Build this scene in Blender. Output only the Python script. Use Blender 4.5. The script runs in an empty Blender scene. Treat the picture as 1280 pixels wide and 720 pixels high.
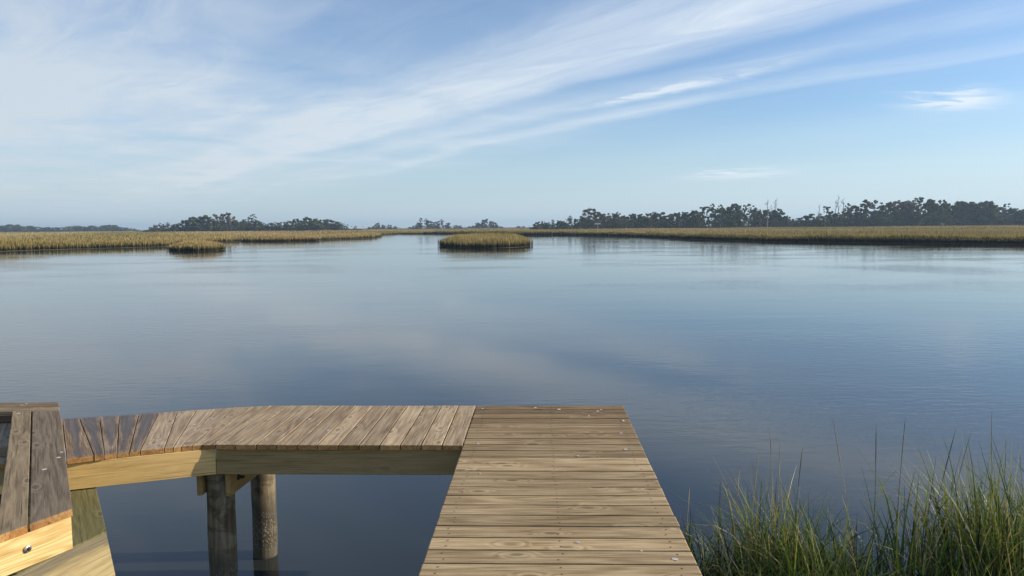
import bpy, bmesh, math, random
import numpy as np
from mathutils import Vector, Matrix, Euler
R = math.radians
scene = bpy.context.scene
C = scene.collection

# ------------------------------------------------------------------ camera
cam_d = bpy.data.cameras.new('camera')
cam_d.sensor_width = 36.0
cam_d.lens = 27.0
cam_d.clip_start = 0.05
cam_d.clip_end = 12000
cam = bpy.data.objects.new('camera', cam_d)
cam.matrix_world = (Matrix.Translation((0, 0, 2.87)) @ Matrix.Rotation(R(90) - math.atan(76.8 / 960), 4, 'X')
                    @ Matrix.Rotation(R(-0.48), 4, 'Z'))
C.objects.link(cam)
scene.camera = cam

# ------------------------------------------------------------------ light, exposure
SUN_AZ, SUN_EL = 88.0, 24.0          # clockwise from +Y, above the horizon
SKY_STRENGTH = 0.115
sd = bpy.data.lights.new('sun', 'SUN')
sd.energy = 4.7
sd.angle = R(0.55)
sd.color = (1.0, 0.89, 0.72)
sun = bpy.data.objects.new('sun', sd)
sv = Vector((math.sin(R(SUN_AZ)) * math.cos(R(SUN_EL)), math.cos(R(SUN_AZ)) * math.cos(R(SUN_EL)), math.sin(R(SUN_EL))))
sun.rotation_euler = sv.to_track_quat('Z', 'Y').to_euler()
sun.location = (60, 10, 60)
C.objects.link(sun)
vs = scene.view_settings
vs.view_transform = 'Standard'
vs.look = 'None'
vs.exposure = 0.10
vs.gamma = 1.0
vs.use_curve_mapping = False


class NT:
    """small helper around a node tree"""
    def __init__(self, tree):
        self.t = tree
        for n in list(tree.nodes):
            tree.nodes.remove(n)

    def n(self, kind, **kw):
        nd = self.t.nodes.new(kind)
        for k, v in kw.items():
            setattr(nd, k, v)
        return nd

    def put(self, v, sock):
        if v is None:
            return
        if isinstance(v, bpy.types.NodeSocket):
            self.t.links.new(v, sock)
        else:
            sock.default_value = v

    def m(self, op, a, b=None, c=None, clamp=False):
        nd = self.n('ShaderNodeMath', operation=op, use_clamp=clamp)
        for i, v in enumerate((a, b, c)):
            self.put(v, nd.inputs[i])
        return nd.outputs[0]

    def vm(self, op, a, b=None, scale=None):
        nd = self.n('ShaderNodeVectorMath', operation=op)
        self.put(a, nd.inputs[0])
        self.put(b, nd.inputs[1])
        if scale is not None:
            self.put(scale, nd.inputs['Scale'])
        return nd.outputs['Value'] if op in ('DOT_PRODUCT', 'LENGTH') else nd.outputs[0]

    def noise(self, vec, scale=1.0, detail=4.0, rough=0.55, dist=0.0):
        nd = self.n('ShaderNodeTexNoise')
        self.put(vec, nd.inputs['Vector'])
        nd.inputs['Scale'].default_value = scale
        nd.inputs['Detail'].default_value = detail
        nd.inputs['Roughness'].default_value = rough
        nd.inputs['Distortion'].default_value = dist
        return nd.outputs['Fac']

    def ramp(self, fac, stops, interp='LINEAR'):
        nd = self.n('ShaderNodeValToRGB')
        cr = nd.color_ramp
        cr.interpolation = interp
        while len(cr.elements) < len(stops):
            cr.elements.new(0.5)
        for e, (p, c) in zip(cr.elements, stops):
            e.position = p
            e.color = (c, c, c, 1) if isinstance(c, (int, float)) else (*c, 1)
        self.put(fac, nd.inputs[0])
        return nd.outputs[0]

    def mix(self, fac, a, b, mode='MIX'):
        nd = self.n('ShaderNodeMix', data_type='RGBA', blend_type=mode)
        self.put(fac, nd.inputs[0])
        for v, i in ((a, 6), (b, 7)):
            if isinstance(v, tuple) and len(v) == 3:
                v = (*v, 1)
            self.put(v, nd.inputs[i])
        return nd.outputs[2]

    def smooth(self, v, lo, hi, a=0.0, b=1.0):
        nd = self.n('ShaderNodeMapRange', interpolation_type='SMOOTHSTEP')
        for i, x in enumerate((v, lo, hi, a, b)):
            self.put(x, nd.inputs[i])
        return nd.outputs[0]

    def xyz(self, x, y, z):
        nd = self.n('ShaderNodeCombineXYZ')
        for i, v in enumerate((x, y, z)):
            self.put(v, nd.inputs[i])
        return nd.outputs[0]


# ------------------------------------------------------------------ sky with a sheet of high cirrus
world = bpy.data.worlds.new('World')
scene.world = world
world.use_nodes = True
w = NT(world.node_tree)
sky = w.n('ShaderNodeTexSky', sky_type='NISHITA')
sky.sun_disc = False
sky.sun_elevation = R(SUN_EL)
sky.sun_rotation = R(SUN_AZ)
sky.altitude = 0
sky.air_density = 1.0
sky.dust_density = 0.5
sky.ozone_density = 3.0
tc = w.n('ShaderNodeTexCoord')
d = w.vm('NORMALIZE', tc.outputs['Generated'])
sx = w.n('ShaderNodeSeparateXYZ')
w.put(d, sx.inputs[0])
den = w.m('ADD', w.m('MAXIMUM', sx.outputs[2], 0.0), 0.06)
px_ = w.m('DIVIDE', sx.outputs[0], den)
py_ = w.m('DIVIDE', sx.outputs[1], den)
a0 = R(-40.5)                       # the cirrus bands all run towards this bearing
u = w.m('ADD', w.m('MULTIPLY', px_, math.sin(a0)), w.m('MULTIPLY', py_, math.cos(a0)))
v = w.m('ADD', w.m('MULTIPLY', px_, math.cos(a0)), w.m('MULTIPLY', py_, -math.sin(a0)))
warp = w.noise(w.xyz(w.m('MULTIPLY', u, 0.42), w.m('MULTIPLY', v, 0.7), 3.1), 1.0, 5, 0.55)
warp2 = w.noise(w.xyz(w.m('MULTIPLY', px_, 0.30), w.m('MULTIPLY', py_, 0.30), 5.5), 1.0, 3, 0.5)
v2 = w.m('ADD', v, w.m('ADD', w.m('MULTIPLY', w.m('SUBTRACT', warp, 0.5), 0.55), w.m('MULTIPLY', w.m('SUBTRACT', warp2, 0.5), w.m('MULTIPLY', w.smooth(u, 3.0, 8.0), 3.2))))
fine = w.noise(w.xyz(w.m('MULTIPLY', u, 0.9), w.m('MULTIPLY', v2, 3.4), 7.7), 1.0, 8, 0.64, 0.7)
wisp = w.noise(w.xyz(w.m('MULTIPLY', u, 0.8), w.m('MULTIPLY', v2, 1.2), 1.3), 1.0, 7, 0.62, 0.8)
vr = w.m('DIVIDE', w.m('ADD', v2, 2.0), 12.0)
bp = lambda x: (x + 2.0) / 12.0
bands = w.ramp(vr, [(0.0, .40), (bp(-.6), .45), (bp(.35), .58), (bp(.85), .52), (bp(1.15), .36), (bp(1.5), .20), (bp(1.95), .16),
                    (bp(2.20), .46), (bp(2.65), .66), (bp(2.86), .44), (bp(3.06), .10), (bp(3.36), .30), (bp(3.56), .12),
                    (bp(3.84), .42), (bp(3.97), .08), (bp(4.4), .04), (bp(5.2), .09), (bp(6.0), .04), (bp(7.4), .10), (1.0, .08)], 'EASE')
tex = w.noise(w.xyz(w.m('MULTIPLY', px_, 0.9), w.m('MULTIPLY', py_, 0.9), 9.2), 1.0, 8, 0.62, 1.1)
veil = w.m('MULTIPLY', w.smooth(u, 2.2, 5.0), w.smooth(v, 5.2, 2.2))     # milky towards where the bands converge
bandfade = w.smooth(u, 8.5, 4.0, 0.30, 1.0)
dens = w.m('ADD', w.m('MULTIPLY', w.m('MULTIPLY', bands, bandfade), w.m('ADD', w.m('MULTIPLY', fine, 2.0), -0.03)), w.m('MULTIPLY', veil, w.m('MULTIPLY', w.m('ADD', wisp, 0.06), w.m('ADD', w.m('MULTIPLY', tex, 2.5), -0.44))))
# the sheet thins out overhead
dens = w.m('MULTIPLY', dens, w.m('ADD', 0.25, w.m('MULTIPLY', w.smooth(w.m('SQRT', w.m('ADD', w.m('MULTIPLY', u, u), w.m('MULTIPLY', v, v))), 1.6, 3.1), 0.75)))


pn = w.noise(w.xyz(w.m('MULTIPLY', px_, 3.2), w.m('MULTIPLY', py_, 6.0), 2.4), 1.0, 6, 0.62, 0.8)


def puff(cu, cv, ru, rv, amp):
    """one small brighter cloud in the sheet"""
    uu = w.m('DIVIDE', w.m('SUBTRACT', u, cu), ru)
    vv = w.m('DIVIDE', w.m('SUBTRACT', w.m('ADD', v, w.m('MULTIPLY', w.m('SUBTRACT', pn, .5), rv * 4.5)), cv), rv)
    r2 = w.m('ADD', w.m('MULTIPLY', uu, uu), w.m('MULTIPLY', vv, vv))
    e = w.m('POWER', 2.718, w.m('MULTIPLY', r2, -1.0))
    return w.m('MULTIPLY', e, w.m('MULTIPLY', w.m('ADD', w.m('MULTIPLY', pn, 2.4), -0.50), amp))


for a in ((1.73, 4.86, .20, .20, 1.25), (1.60, 4.60, .09, .10, .8), (4.46, 6.86, .5, .35, .9), (7.62, 2.68, .9, .16, 1.1), (2.62, 3.44, .55, .07, .95), (4.3, 1.33, .28, .12, .4)):
    dens = w.m('ADD', dens, puff(*a))
dens = w.m('MINIMUM', dens, 0.86)
# thin low haze bank all round the horizon
bank = w.m('MULTIPLY', w.smooth(sx.outputs[2], 0.17, -0.01), 0.84)
sunside = w.m('ADD', 1.0, w.m('MULTIPLY', w.vm('DOT_PRODUCT', d, (math.sin(R(SUN_AZ)), math.cos(R(SUN_AZ)), 0.0)), 0.24))
cloud_col = w.vm('SCALE', (6.15, 6.8, 7.4), scale=sunside)
bank_col = w.vm('SCALE', (4.55, 5.75, 6.6), scale=sunside)
skyb = w.vm('MULTIPLY', sky.outputs[0], (0.92, 1.06, 1.22))
skyc = w.mix(dens, w.mix(bank, skyb, bank_col), w.mix(w.smooth(sx.outputs[2], 0.055, 0.0), cloud_col, bank_col))
bg = w.n('ShaderNodeBackground')
w.put(skyc, bg.inputs[0])
bg.inputs[1].default_value = SKY_STRENGTH
wo = w.n('ShaderNodeOutputWorld')
w.t.links.new(bg.outputs[0], wo.inputs[0])


# ------------------------------------------------------------------ tagging and mesh helpers
def tag(o, label=None, cat=None, group=None, kind=None):
    if label: o['label'] = label
    if cat: o['category'] = cat
    if group: o['group'] = group
    if kind: o['kind'] = kind
    return o


def thing(name, loc, label, cat, group=None):
    o = bpy.data.objects.new(name, None)
    o.empty_display_size = 0.2
    o.location = loc
    C.objects.link(o)
    return tag(o, label, cat, group)


def link(name, me, mats, parent=None, smooth=False):
    for mt in (mats if isinstance(mats, (list, tuple)) else [mats]):
        me.materials.append(mt)
    if smooth:
        for p in me.polygons:
            p.use_smooth = True
    o = bpy.data.objects.new(name, me)
    C.objects.link(o)
    if parent:
        o.parent = parent
        o.matrix_parent_inverse = Matrix.Translation(-Vector(parent.location)) if parent.parent is None else Matrix()
    return o


def prism(profile_pairs, caps=True):
    """loft closed rings (lists of points) into a mesh; returns mesh"""
    me = bpy.data.meshes.new('m')
    vs_, fs = [], []
    k = len(profile_pairs[0])
    for ring in profile_pairs:
        vs_ += [tuple(p) for p in ring]
    for i in range(len(profile_pairs) - 1):
        for j in range(k):
            a, b = i * k + j, i * k + (j + 1) % k
            fs.append((a, b, b + k, a + k))
    if caps:
        fs.append(tuple(range(k))[::-1])
        fs.append(tuple(range((len(profile_pairs) - 1) * k, len(profile_pairs) * k)))
    me.from_pydata(vs_, [], fs)
    bm = bmesh.new(); bm.from_mesh(me)
    bmesh.ops.recalc_face_normals(bm, faces=bm.faces)
    bm.to_mesh(me); bm.free()
    return me


rnd = random.Random(11)


def plank(name, near_l, near_r, far_r, far_l, z, t, mats, parent, tint=(1, 1, 1), ch=0.0022, jz=0.001):
    """A board lying flat, given its four top corners (long axis near -> far). Local X runs along the board."""
    nl, nr, fr, fl = [Vector((p[0], p[1], 0)) for p in (near_l, near_r, far_r, far_l)]
    a, b = (nl + nr) / 2, (fl + fr) / 2
    ax = (b - a).normalized()
    ay = Vector((-ax.y, ax.x, 0))
    c = (a + b) / 2
    zz = z + rnd.uniform(-jz, jz)
    loc = lambda p: ((p - c).dot(ax), (p - c).dot(ay))

    def ring(l, r):
        lx, ly = loc(l); rx, ry = loc(r)
        w_ = ly - ry
        q = ch / max(w_, .01)
        mid = lambda f: (lx + (rx - lx) * f, ly + (ry - ly) * f)
        P = []
        for f, h in ((0, -t), (0, -ch), (q, 0), (.5, -.0008), (1 - q, 0), (1, -ch), (1, -t)):
            xx, yy = mid(f)
            P.append((xx, yy, h))
        return P
    r0, r1 = ring(nl, nr), ring(fl, fr)
    # softened ends: a second ring just inside each end
    def lerp(p, q, f): return tuple(p[i] + (q[i] - p[i]) * f for i in range(3))
    L = (b - a).length
    e = min(.25, .005 / L)
    ra, rb = [lerp(p, q, e) for p, q in zip(r0, r1)], [lerp(p, q, 1 - e) for p, q in zip(r0, r1)]
    r0 = [(p[0], p[1], min(p[2], -.003)) for p in r0]
    r1 = [(p[0], p[1], min(p[2], -.003)) for p in r1]
    me = prism([r0, ra, rb, r1])
    o = link(name, me, mats, None)
    o.location = (c.x, c.y, zz)
    o.rotation_euler = (rnd.uniform(-.002, .002), rnd.uniform(-.001, .001), math.atan2(ax.y, ax.x))
    if len(o.data.materials) > 1:
        for p in o.data.polygons:
            if abs(p.normal.x) > .8:
                p.material_index = 1
    o.color = (*tint, 1)
    adopt(o, parent)
    return o


def adopt(o, parent):
    if parent is None:
        return
    o.parent = parent
    if parent.parent is None:
        o.matrix_parent_inverse = Matrix.Translation(-Vector(parent.location))
    else:
        o.matrix_parent_inverse = Matrix()


def upright(name, p0, p1, z_top, height, thick, mats, parent, tint=(1, 1, 1), side=1, skew=0.0, cut=0.003):
    """A board on edge between p0 and p1 (its visible face), thickness to one side. Local X along it, local Y up."""
    a, b = Vector((p0[0], p0[1], 0)), Vector((p1[0], p1[1], 0))
    ax = (b - a).normalized()
    L = (b - a).length
    hx, h, t = L / 2, height / 2, thick
    def ring(x, s=0.0):
        return [(x, h - cut, 0), (x, h, cut), (x, h, t - cut), (x, h - cut, t), (x + s, -h + cut, t), (x + s, -h, t - cut), (x + s, -h, cut), (x + s, -h + cut, 0)]
    me = prism([ring(-hx), ring(hx, skew)])
    o = link(name, me, mats)
    nrm = Vector((ax.y, -ax.x, 0)) * side
    M = Matrix((( ax.x, 0, nrm.x), (ax.y, 0, nrm.y), (0, 1, 0))).to_4x4()
    if M.to_3x3().determinant() < 0:
        me.flip_normals()
    M.translation = ((a + b) / 2) + Vector((0, 0, z_top - h))
    o.matrix_world = M
    o.color = (*tint, 1)
    adopt(o, parent)
    return o


def lathe_tube(path, radii, seg=12, wob=0.0, rr=None):
    rings = []
    n = len(path)
    for i, (p, r) in enumerate(zip(path, radii)):
        p = Vector(p)
        tdir = (Vector(path[min(i + 1, n - 1)]) - Vector(path[max(i - 1, 0)])).normalized()
        s = tdir.orthogonal().normalized() if abs(tdir.z) < .95 else Vector((1, 0, 0))
        s = (s - tdir * s.dot(tdir)).normalized()
        q = tdir.cross(s)
        ring = []
        for k in range(seg):
            a = 2 * math.pi * k / seg
            rad = r * (1 + (rr.uniform(-wob, wob) if rr else 0))
            ring.append(p + (s * math.cos(a) + q * math.sin(a)) * rad)
        rings.append(ring)
    return prism(rings)


# ------------------------------------------------------------------ materials
def new_mat(name):
    m = bpy.data.materials.new(name)
    m.use_nodes = True
    return m, NT(m.node_tree)


def finish(m, nt, shader):
    o = nt.n('ShaderNodeOutputMaterial')
    nt.t.links.new(shader, o.inputs[0])
    return m


def wood(name, light, mid, dark, knots=1.0, rough=.78, blotch=(1, 1, 1), blotch_amt=.5, rings=.5, wet=0.0, scale=1.0, bump=.35, ring_freq=52.0, top_grey=False):
    m, t = new_mat(name)
    tcn = t.n('ShaderNodeTexCoord')
    oi = t.n('ShaderNodeObjectInfo')
    off = t.vm('SCALE', (37.1, 11.3, 5.7), scale=oi.outputs['Random'])
    base = t.vm('ADD', tcn.outputs['Object'], off)
    sc = lambda x, y, z: t.vm('MULTIPLY', base, (x * scale, y * scale, z * scale))
    # knots
    vo = t.n('ShaderNodeTexVoronoi', feature='F1', voronoi_dimensions='2D')
    t.put(t.vm('ADD', sc(3.0, 7.4, 3.0), t.vm('SCALE', (9.0, 4.0, 2.0), scale=oi.outputs['Random'])), vo.inputs['Vector'])
    vo.inputs['Scale'].default_value = 1.0
    kd = vo.outputs['Distance']
    sepc = t.n('ShaderNodeSeparateColor')
    t.put(vo.outputs['Color'], sepc.inputs[0])
    has = t.m('MULTIPLY', t.m('GREATER_THAN', sepc.outputs[0], 0.70), knots)
    bulge = t.m('MULTIPLY', t.smooth(kd, 0.42, 0.0), has)
    # growth rings as contours of a stretched field, swirling round the knots
    field = t.m('ADD', t.noise(sc(.6, 7.5, 7.5), 1.0, 2, .5, .15), t.m('MULTIPLY', bulge, .30))
    ring = t.m('ADD', t.m('MULTIPLY', t.m('SINE', t.m('MULTIPLY', field, ring_freq)), .5), .5)
    grain = t.noise(sc(6.0, 150.0, 90.0), 1.0, 6, .68)
    grain2 = t.noise(sc(2.6, 42.0, 36.0), 1.0, 6, .66, .3)
    big = t.noise(sc(1.6, 3.0, 3.0), 1.0, 4, .6)
    f = t.m('ADD', t.m('MULTIPLY', grain, .50), t.m('ADD', t.m('MULTIPLY', grain2, .40), t.m('MULTIPLY', t.m('SUBTRACT', ring, .5), .34 * rings)))
    col = t.ramp(f, [(.26, dark), (.45, mid), (.62, light)])
    col = t.mix(t.m('MULTIPLY', t.smooth(big, .42, .68), blotch_amt), col, t.mix(1.0, col, blotch, 'MULTIPLY'))
    kn = t.m('MULTIPLY', t.smooth(t.m('ADD', kd, t.m('MULTIPLY', t.m('SUBTRACT', grain2, .5), .12)), .15, .07), has)
    halo = t.m('MULTIPLY', t.smooth(kd, .30, .16), has)
    col = t.mix(t.m('MULTIPLY', t.m('MULTIPLY', halo, grain2), .55), col, tuple(min(1, c * 1.12) for c in light))
    col = t.mix(t.m('MULTIPLY', kn, .62), col, tuple(c * .55 for c in dark))
    # fine drying cracks along the grain
    crk = t.noise(sc(1.7, 130.0, 70.0), 1.0, 3, .5)
    col = t.mix(t.m('MULTIPLY', t.smooth(crk, .62, .67), .6), col, tuple(c * .35 for c in dark))
    if top_grey:
        # the upper edge of this upright board has weathered to silver
        sg = t.n('ShaderNodeSeparateXYZ'); t.put(tcn.outputs['Object'], sg.inputs[0])
        wm = t.smooth(t.m('ADD', sg.outputs[1], t.m('MULTIPLY', t.m('SUBTRACT', grain2, .5), .16)), .045, .085)
        col = t.mix(t.m('MULTIPLY', wm, .85), col, t.vm('MULTIPLY', col, (.46, .50, .68)))
    col = t.mix(1.0, col, oi.outputs['Color'], 'MULTIPLY')
    # each board a little different
    hv = t.m('ADD', .88, t.m('MULTIPLY', oi.outputs['Random'], .24))
    col = t.vm('SCALE', col, scale=hv)
    b = t.n('ShaderNodeBsdfPrincipled')
    bm_ = t.n('ShaderNodeBump')
    bm_.inputs['Strength'].default_value = bump
    bm_.inputs['Distance'].default_value = .004
    t.put(t.m('ADD', f, t.m('MULTIPLY', grain, .6)), bm_.inputs['Height'])
    if wet:
        # a damp patch with a ragged outline, keeping clear of the board's edges
        sepo = t.n('ShaderNodeSeparateXYZ')
        t.put(tcn.outputs['Object'], sepo.inputs[0])
        edge = t.m('ABSOLUTE', sepo.outputs[1])
        wn = t.noise(sc(3.2, 9.0, 5.0), 1.0, 3, .5)
        reach = t.m('ADD', t.m('SUBTRACT', t.m('MULTIPLY', sepo.outputs[0], .42), .06), t.m('MULTIPLY', t.m('SUBTRACT', .042, edge), 11.0))
        mask = t.smooth(t.m('ADD', t.m('MULTIPLY', t.m('SUBTRACT', wn, .5), .9), reach), .0, .14)
        col = t.mix(mask, col, t.vm('MULTIPLY', col, (.46, .42, .38)))
        t.put(t.m('SUBTRACT', rough, t.m('MULTIPLY', mask, rough - .40)), b.inputs['Roughness'])
        t.put(t.m('SUBTRACT', 1.0, t.m('MULTIPLY', mask, .8)), bm_.inputs['Strength'])
    else:
        b.inputs['Roughness'].default_value = rough
    b.inputs['Specular IOR Level'].default_value = .35 if wet else .16
    t.put(col, b.inputs['Base Color'])
    t.t.links.new(bm_.outputs[0], b.inputs['Normal'])
    return finish(m, t, b.outputs[0])


M_deck = wood('pale_deck_wood', (.57, .43, .245), (.42, .30, .160), (.22, .145, .072), knots=1.0, blotch=(.70, .65, .58), blotch_amt=.6, rings=.42)
M_walk = wood('greyed_walkway_wood', (.55, .42, .275), (.40, .295, .188), (.19, .135, .086), knots=.9, blotch=(.74, .69, .66), blotch_amt=.6, rings=.40)
M_wet = wood('damp_walkway_wood', (.42, .31, .20), (.29, .205, .13), (.14, .095, .06), knots=.6, blotch=(.7, .66, .64), blotch_amt=.7, wet=1.0, rings=.4)
M_bench = wood('weathered_grey_wood', (.37, .285, .185), (.265, .20, .128), (.125, .092, .058), knots=.9, blotch=(.78, .75, .72), blotch_amt=.5, rings=.38)
M_cut = wood('sawn_board_end', (.60, .36, .14), (.48, .26, .095), (.27, .12, .045), knots=0, rings=.3, blotch=(.6, .5, .42), blotch_amt=.9)
M_fresh = wood('fresh_yellow_pine', (.80, .60, .28), (.70, .50, .215), (.55, .36, .13), knots=.2, rings=.8, blotch=(.92, .88, .8), blotch_amt=.4, ring_freq=80)
M_fascia = wood('treated_fascia_pine', (.64, .47, .225), (.56, .40, .18), (.40, .27, .115), knots=.5, rings=.22, blotch=(.82, .80, .72), blotch_amt=.6)
M_green = wood('green_treated_wood', (.235, .21, .095), (.185, .162, .072), (.11, .094, .045), knots=.9, rings=.35, blotch=(.75, .78, .68), blotch_amt=.6)
M_ledge = wood('half_weathered_pine', (.47, .38, .20), (.38, .30, .155), (.25, .195, .11), knots=.4, rings=.35, blotch=(.8, .78, .74), blotch_amt=.6, top_grey=True)


def pile_mat():
    m, t = new_mat('stained_round_pile')
    g = t.n('ShaderNodeNewGeometry')
    p = g.outputs['Position']
    s = t.n('ShaderNodeSeparateXYZ'); t.put(p, s.inputs[0])
    grain = t.noise(t.vm('MULTIPLY', p, (45, 45, 3.0)), 1, 5, .6)
    blot = t.noise(t.vm('MULTIPLY', p, (6, 6, 9.0)), 1, 5, .62, .5)
    col = t.ramp(grain, [(.3, (.115, .088, .052)), (.5, (.22, .172, .105)), (.7, (.34, .275, .175))])
    col = t.mix(t.smooth(blot, .46, .60), col, t.mix(1.0, col, (.50, .48, .43), 'MULTIPLY'))
    # tide stain and a crust of small oysters and barnacles near the water
    tide = t.smooth(t.m('ADD', s.outputs[2], t.m('MULTIPLY', t.m('SUBTRACT', blot, .5), .5)), .62, .40)
    col = t.mix(t.m('MULTIPLY', tide, .72), col, (.05, .044, .032))
    vo = t.n('ShaderNodeTexVoronoi'); t.put(t.vm('MULTIPLY', p, (85, 85, 60)), vo.inputs['Vector'])
    vo.inputs['Scale'].default_value = 1
    sc = t.n('ShaderNodeSeparateColor'); t.put(vo.outputs['Color'], sc.inputs[0])
    band = t.m('MULTIPLY', t.smooth(s.outputs[2], .05, .12), t.smooth(s.outputs[2], .50, .26))
    barn = t.m('MULTIPLY', t.m('MULTIPLY', t.m('GREATER_THAN', sc.outputs[0], .38), t.smooth(vo.outputs['Distance'], .6, .25)), band)
    col = t.mix(t.m('MULTIPLY', barn, .8), col, (.30, .255, .18))
    b = t.n('ShaderNodeBsdfPrincipled')
    t.put(col, b.inputs['Base Color'])
    b.inputs['Roughness'].default_value = .8
    bu = t.n('ShaderNodeBump'); bu.inputs['Strength'].default_value = .6; bu.inputs['Distance'].default_value = .01
    t.put(t.m('ADD', grain, barn), bu.inputs['Height'])
    t.t.links.new(bu.outputs[0], b.inputs['Normal'])
    return finish(m, t, b.outputs[0])


M_pile = pile_mat()


def plain(name, col, rough=.7, metal=0.0, var=.25, scale=30):
    m, t = new_mat(name)
    tcn = t.n('ShaderNodeTexCoord')
    nz = t.noise(tcn.outputs['Object'], scale, 5, .6)
    c = t.vm('SCALE', (*col,), scale=t.m('ADD', 1 - var, t.m('MULTIPLY', nz, 2 * var)))
    b = t.n('ShaderNodeBsdfPrincipled')
    t.put(c, b.inputs['Base Color'])
    b.inputs['Roughness'].default_value = rough
    b.inputs['Metallic'].default_value = metal
    return finish(m, t, b.outputs[0])


M_zinc = plain('galvanised_steel', (.55, .55, .54), .38, 1.0)
M_rust = plain('dark_bolt_steel', (.07, .055, .045), .6, .6)
M_guano = plain('dried_white_dropping', (.56, .54, .48), .9, 0, .4, 90)
M_mud = plain('wet_marsh_mud', (.055, .045, .033), .5, 0, .4, 3)
M_tray = plain('pale_grey_boards', (.85, .85, .83), .8, 0, .2, 4)
M_post = plain('weathered_post', (.38, .34, .29), .85, 0, .3, 6)
M_straw = plain('pale_straw', (.46, .37, .22), .7, 0, .2, 20)
M_stem = plain('green_brown_stem', (.13, .12, .05), .6, 0, .3, 20)
M_bark = plain('grey_brown_bark', (.16, .13, .105), .9, 0, .35, .6)
M_snag = plain('bleached_dead_wood', (.22, .20, .18), .85, 0, .3, .6)


def leafy(name, translucent=.25, rough=.6, objvar=.35):
    """colour comes from the leaves' own colour attribute"""
    m, t = new_mat(name)
    at = t.n('ShaderNodeVertexColor'); at.layer_name = 'Col'
    oi = t.n('ShaderNodeObjectInfo')
    c = t.vm('SCALE', at.outputs[0], scale=t.m('ADD', 1 - objvar / 2, t.m('MULTIPLY', oi.outputs['Random'], objvar)))
    b = t.n('ShaderNodeBsdfPrincipled')
    t.put(c, b.inputs['Base Color'])
    b.inputs['Roughness'].default_value = rough
    b.inputs['Specular IOR Level'].default_value = .25
    tr = t.n('ShaderNodeBsdfTranslucent')
    t.put(c, tr.inputs[0])
    mx = t.n('ShaderNodeMixShader')
    mx.inputs[0].default_value = translucent
    t.t.links.new(b.outputs[0], mx.inputs[1]); t.t.links.new(tr.outputs[0], mx.inputs[2])
    return finish(m, t, mx.outputs[0])


M_leaf = leafy('tree_foliage', .15, .75)
M_grass = leafy('cordgrass_blades', .35, .42, 0.0)
M_marsh = leafy('marsh_grass_blades', .25, .8, 0.0)


def water_mat():
    m, t = new_mat('calm_tidal_water')
    g = t.n('ShaderNodeNewGeometry')
    p = g.outputs['Position']
    r1 = t.noise(t.vm('MULTIPLY', p, (2.2, 5.5, 1)), 1, 3, .5, .3)
    r2 = t.noise(t.vm('MULTIPLY', p, (6.0, 15.0, 1)), 1, 2, .5)
    swell = t.noise(t.vm('MULTIPLY', p, (.22, .45, 1)), 1, 2, .5)
    patch = t.noise(t.vm('ADD', t.vm('MULTIPLY', p, (.055, .11, 1)), (4.2, 1.7, 0)), 1, 4, .55, .4)
    amt = t.smooth(patch, .42, .64, .12, 1.0)
    hgt = t.m('ADD', t.m('MULTIPLY', swell, 1.2), t.m('MULTIPLY', amt, t.m('ADD', t.m('MULTIPLY', r1, 1.35), t.m('MULTIPLY', r2, .42))))
    bu = t.n('ShaderNodeBump')
    bu.inputs['Strength'].default_value = 1.0
    bu.inputs['Distance'].default_value = .0046
    t.put(hgt, bu.inputs['Height'])
    b = t.n('ShaderNodeBsdfPrincipled')
    b.inputs['Base Color'].default_value = (.028, .033, .031, 1)
    b.inputs['Roughness'].default_value = .05
    b.inputs['IOR'].default_value = 1.40
    t.t.links.new(bu.outputs[0], b.inputs['Normal'])
    return finish(m, t, b.outputs[0])


M_water = water_mat()


# ------------------------------------------------------------------ setting: water and marsh ground
def sheet(name, pts, z, mat, skirt=0.0):
    bm = bmesh.new()
    top = [bm.verts.new((x, y, z)) for x, y in pts]
    f = bm.faces.new(top)
    if skirt:
        bot = [bm.verts.new((x, y, z - skirt)) for x, y in pts]
        for i in range(len(pts)):
            j = (i + 1) % len(pts)
            bm.faces.new((top[i], bot[i], bot[j], top[j]))
    bmesh.ops.recalc_face_normals(bm, faces=bm.faces)
    bmesh.ops.triangulate(bm, faces=[q for q in bm.faces if len(q.verts) > 4])
    me = bpy.data.meshes.new(name)
    bm.to_mesh(me); bm.free()
    o = link(name, me, mat)
    tag(o, kind='structure')
    return o


water = sheet('water', [(-2600, -60), (2600, -60), (2600, 3000), (-2600, 3000)], 0.0, M_water)
for p in water.data.polygons:
    if p.normal.z < 0: water.data.flip_normals(); break
bed = sheet('creek_bed', [(-2600, -60), (2600, -60), (2600, 3000), (-2600, 3000)], -1.6, M_mud)

KF = 1.0954                       # metres per surveyed unit for marsh and woods
SHORE = [(-260, 66), (-120, 84), (-65.3, 98.1), (-63.6, 103.7), (-60.9, 108.5), (-57.2, 112.3), (-53.2, 117.8), (-55.4, 127.6), (-58.5, 140.8),
         (-60.0, 152.9), (-55.9, 158.5), (-48.3, 155.2), (-40.0, 157.5), (-41.8, 170.5), (-37.6, 181.5), (-35.4, 201.0),
         (-39.3, 231.4), (-47.9, 280.4), (-44.5, 307.4), (-23.9, 289.7), (-7.9, 259.4), (2.4, 220.2), (11.6, 221.4),
         (21.6, 206.6), (28.1, 179.8), (31.3, 158.1), (33.2, 138.7), (38.8, 116.5), (46.4, 106.1), (52.5, 98.8),
         (60.8, 91.3), (63.9, 89.0), (110, 66), (240, 40)]


def subdiv(pts, step, amp, rs, closed=False):
    out = []
    n = len(pts)
    for i in range(n if closed else n - 1):
        a, b = np.array(pts[i], float), np.array(pts[(i + 1) % n], float)
        k = max(1, int(np.linalg.norm(b - a) / step))
        for j in range(k):
            q = a + (b - a) * j / k
            out.append(tuple(q + (rs.uniform(-amp, amp, 2) if j else 0)))
    if not closed: out.append(tuple(pts[-1]))
    return out


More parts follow.
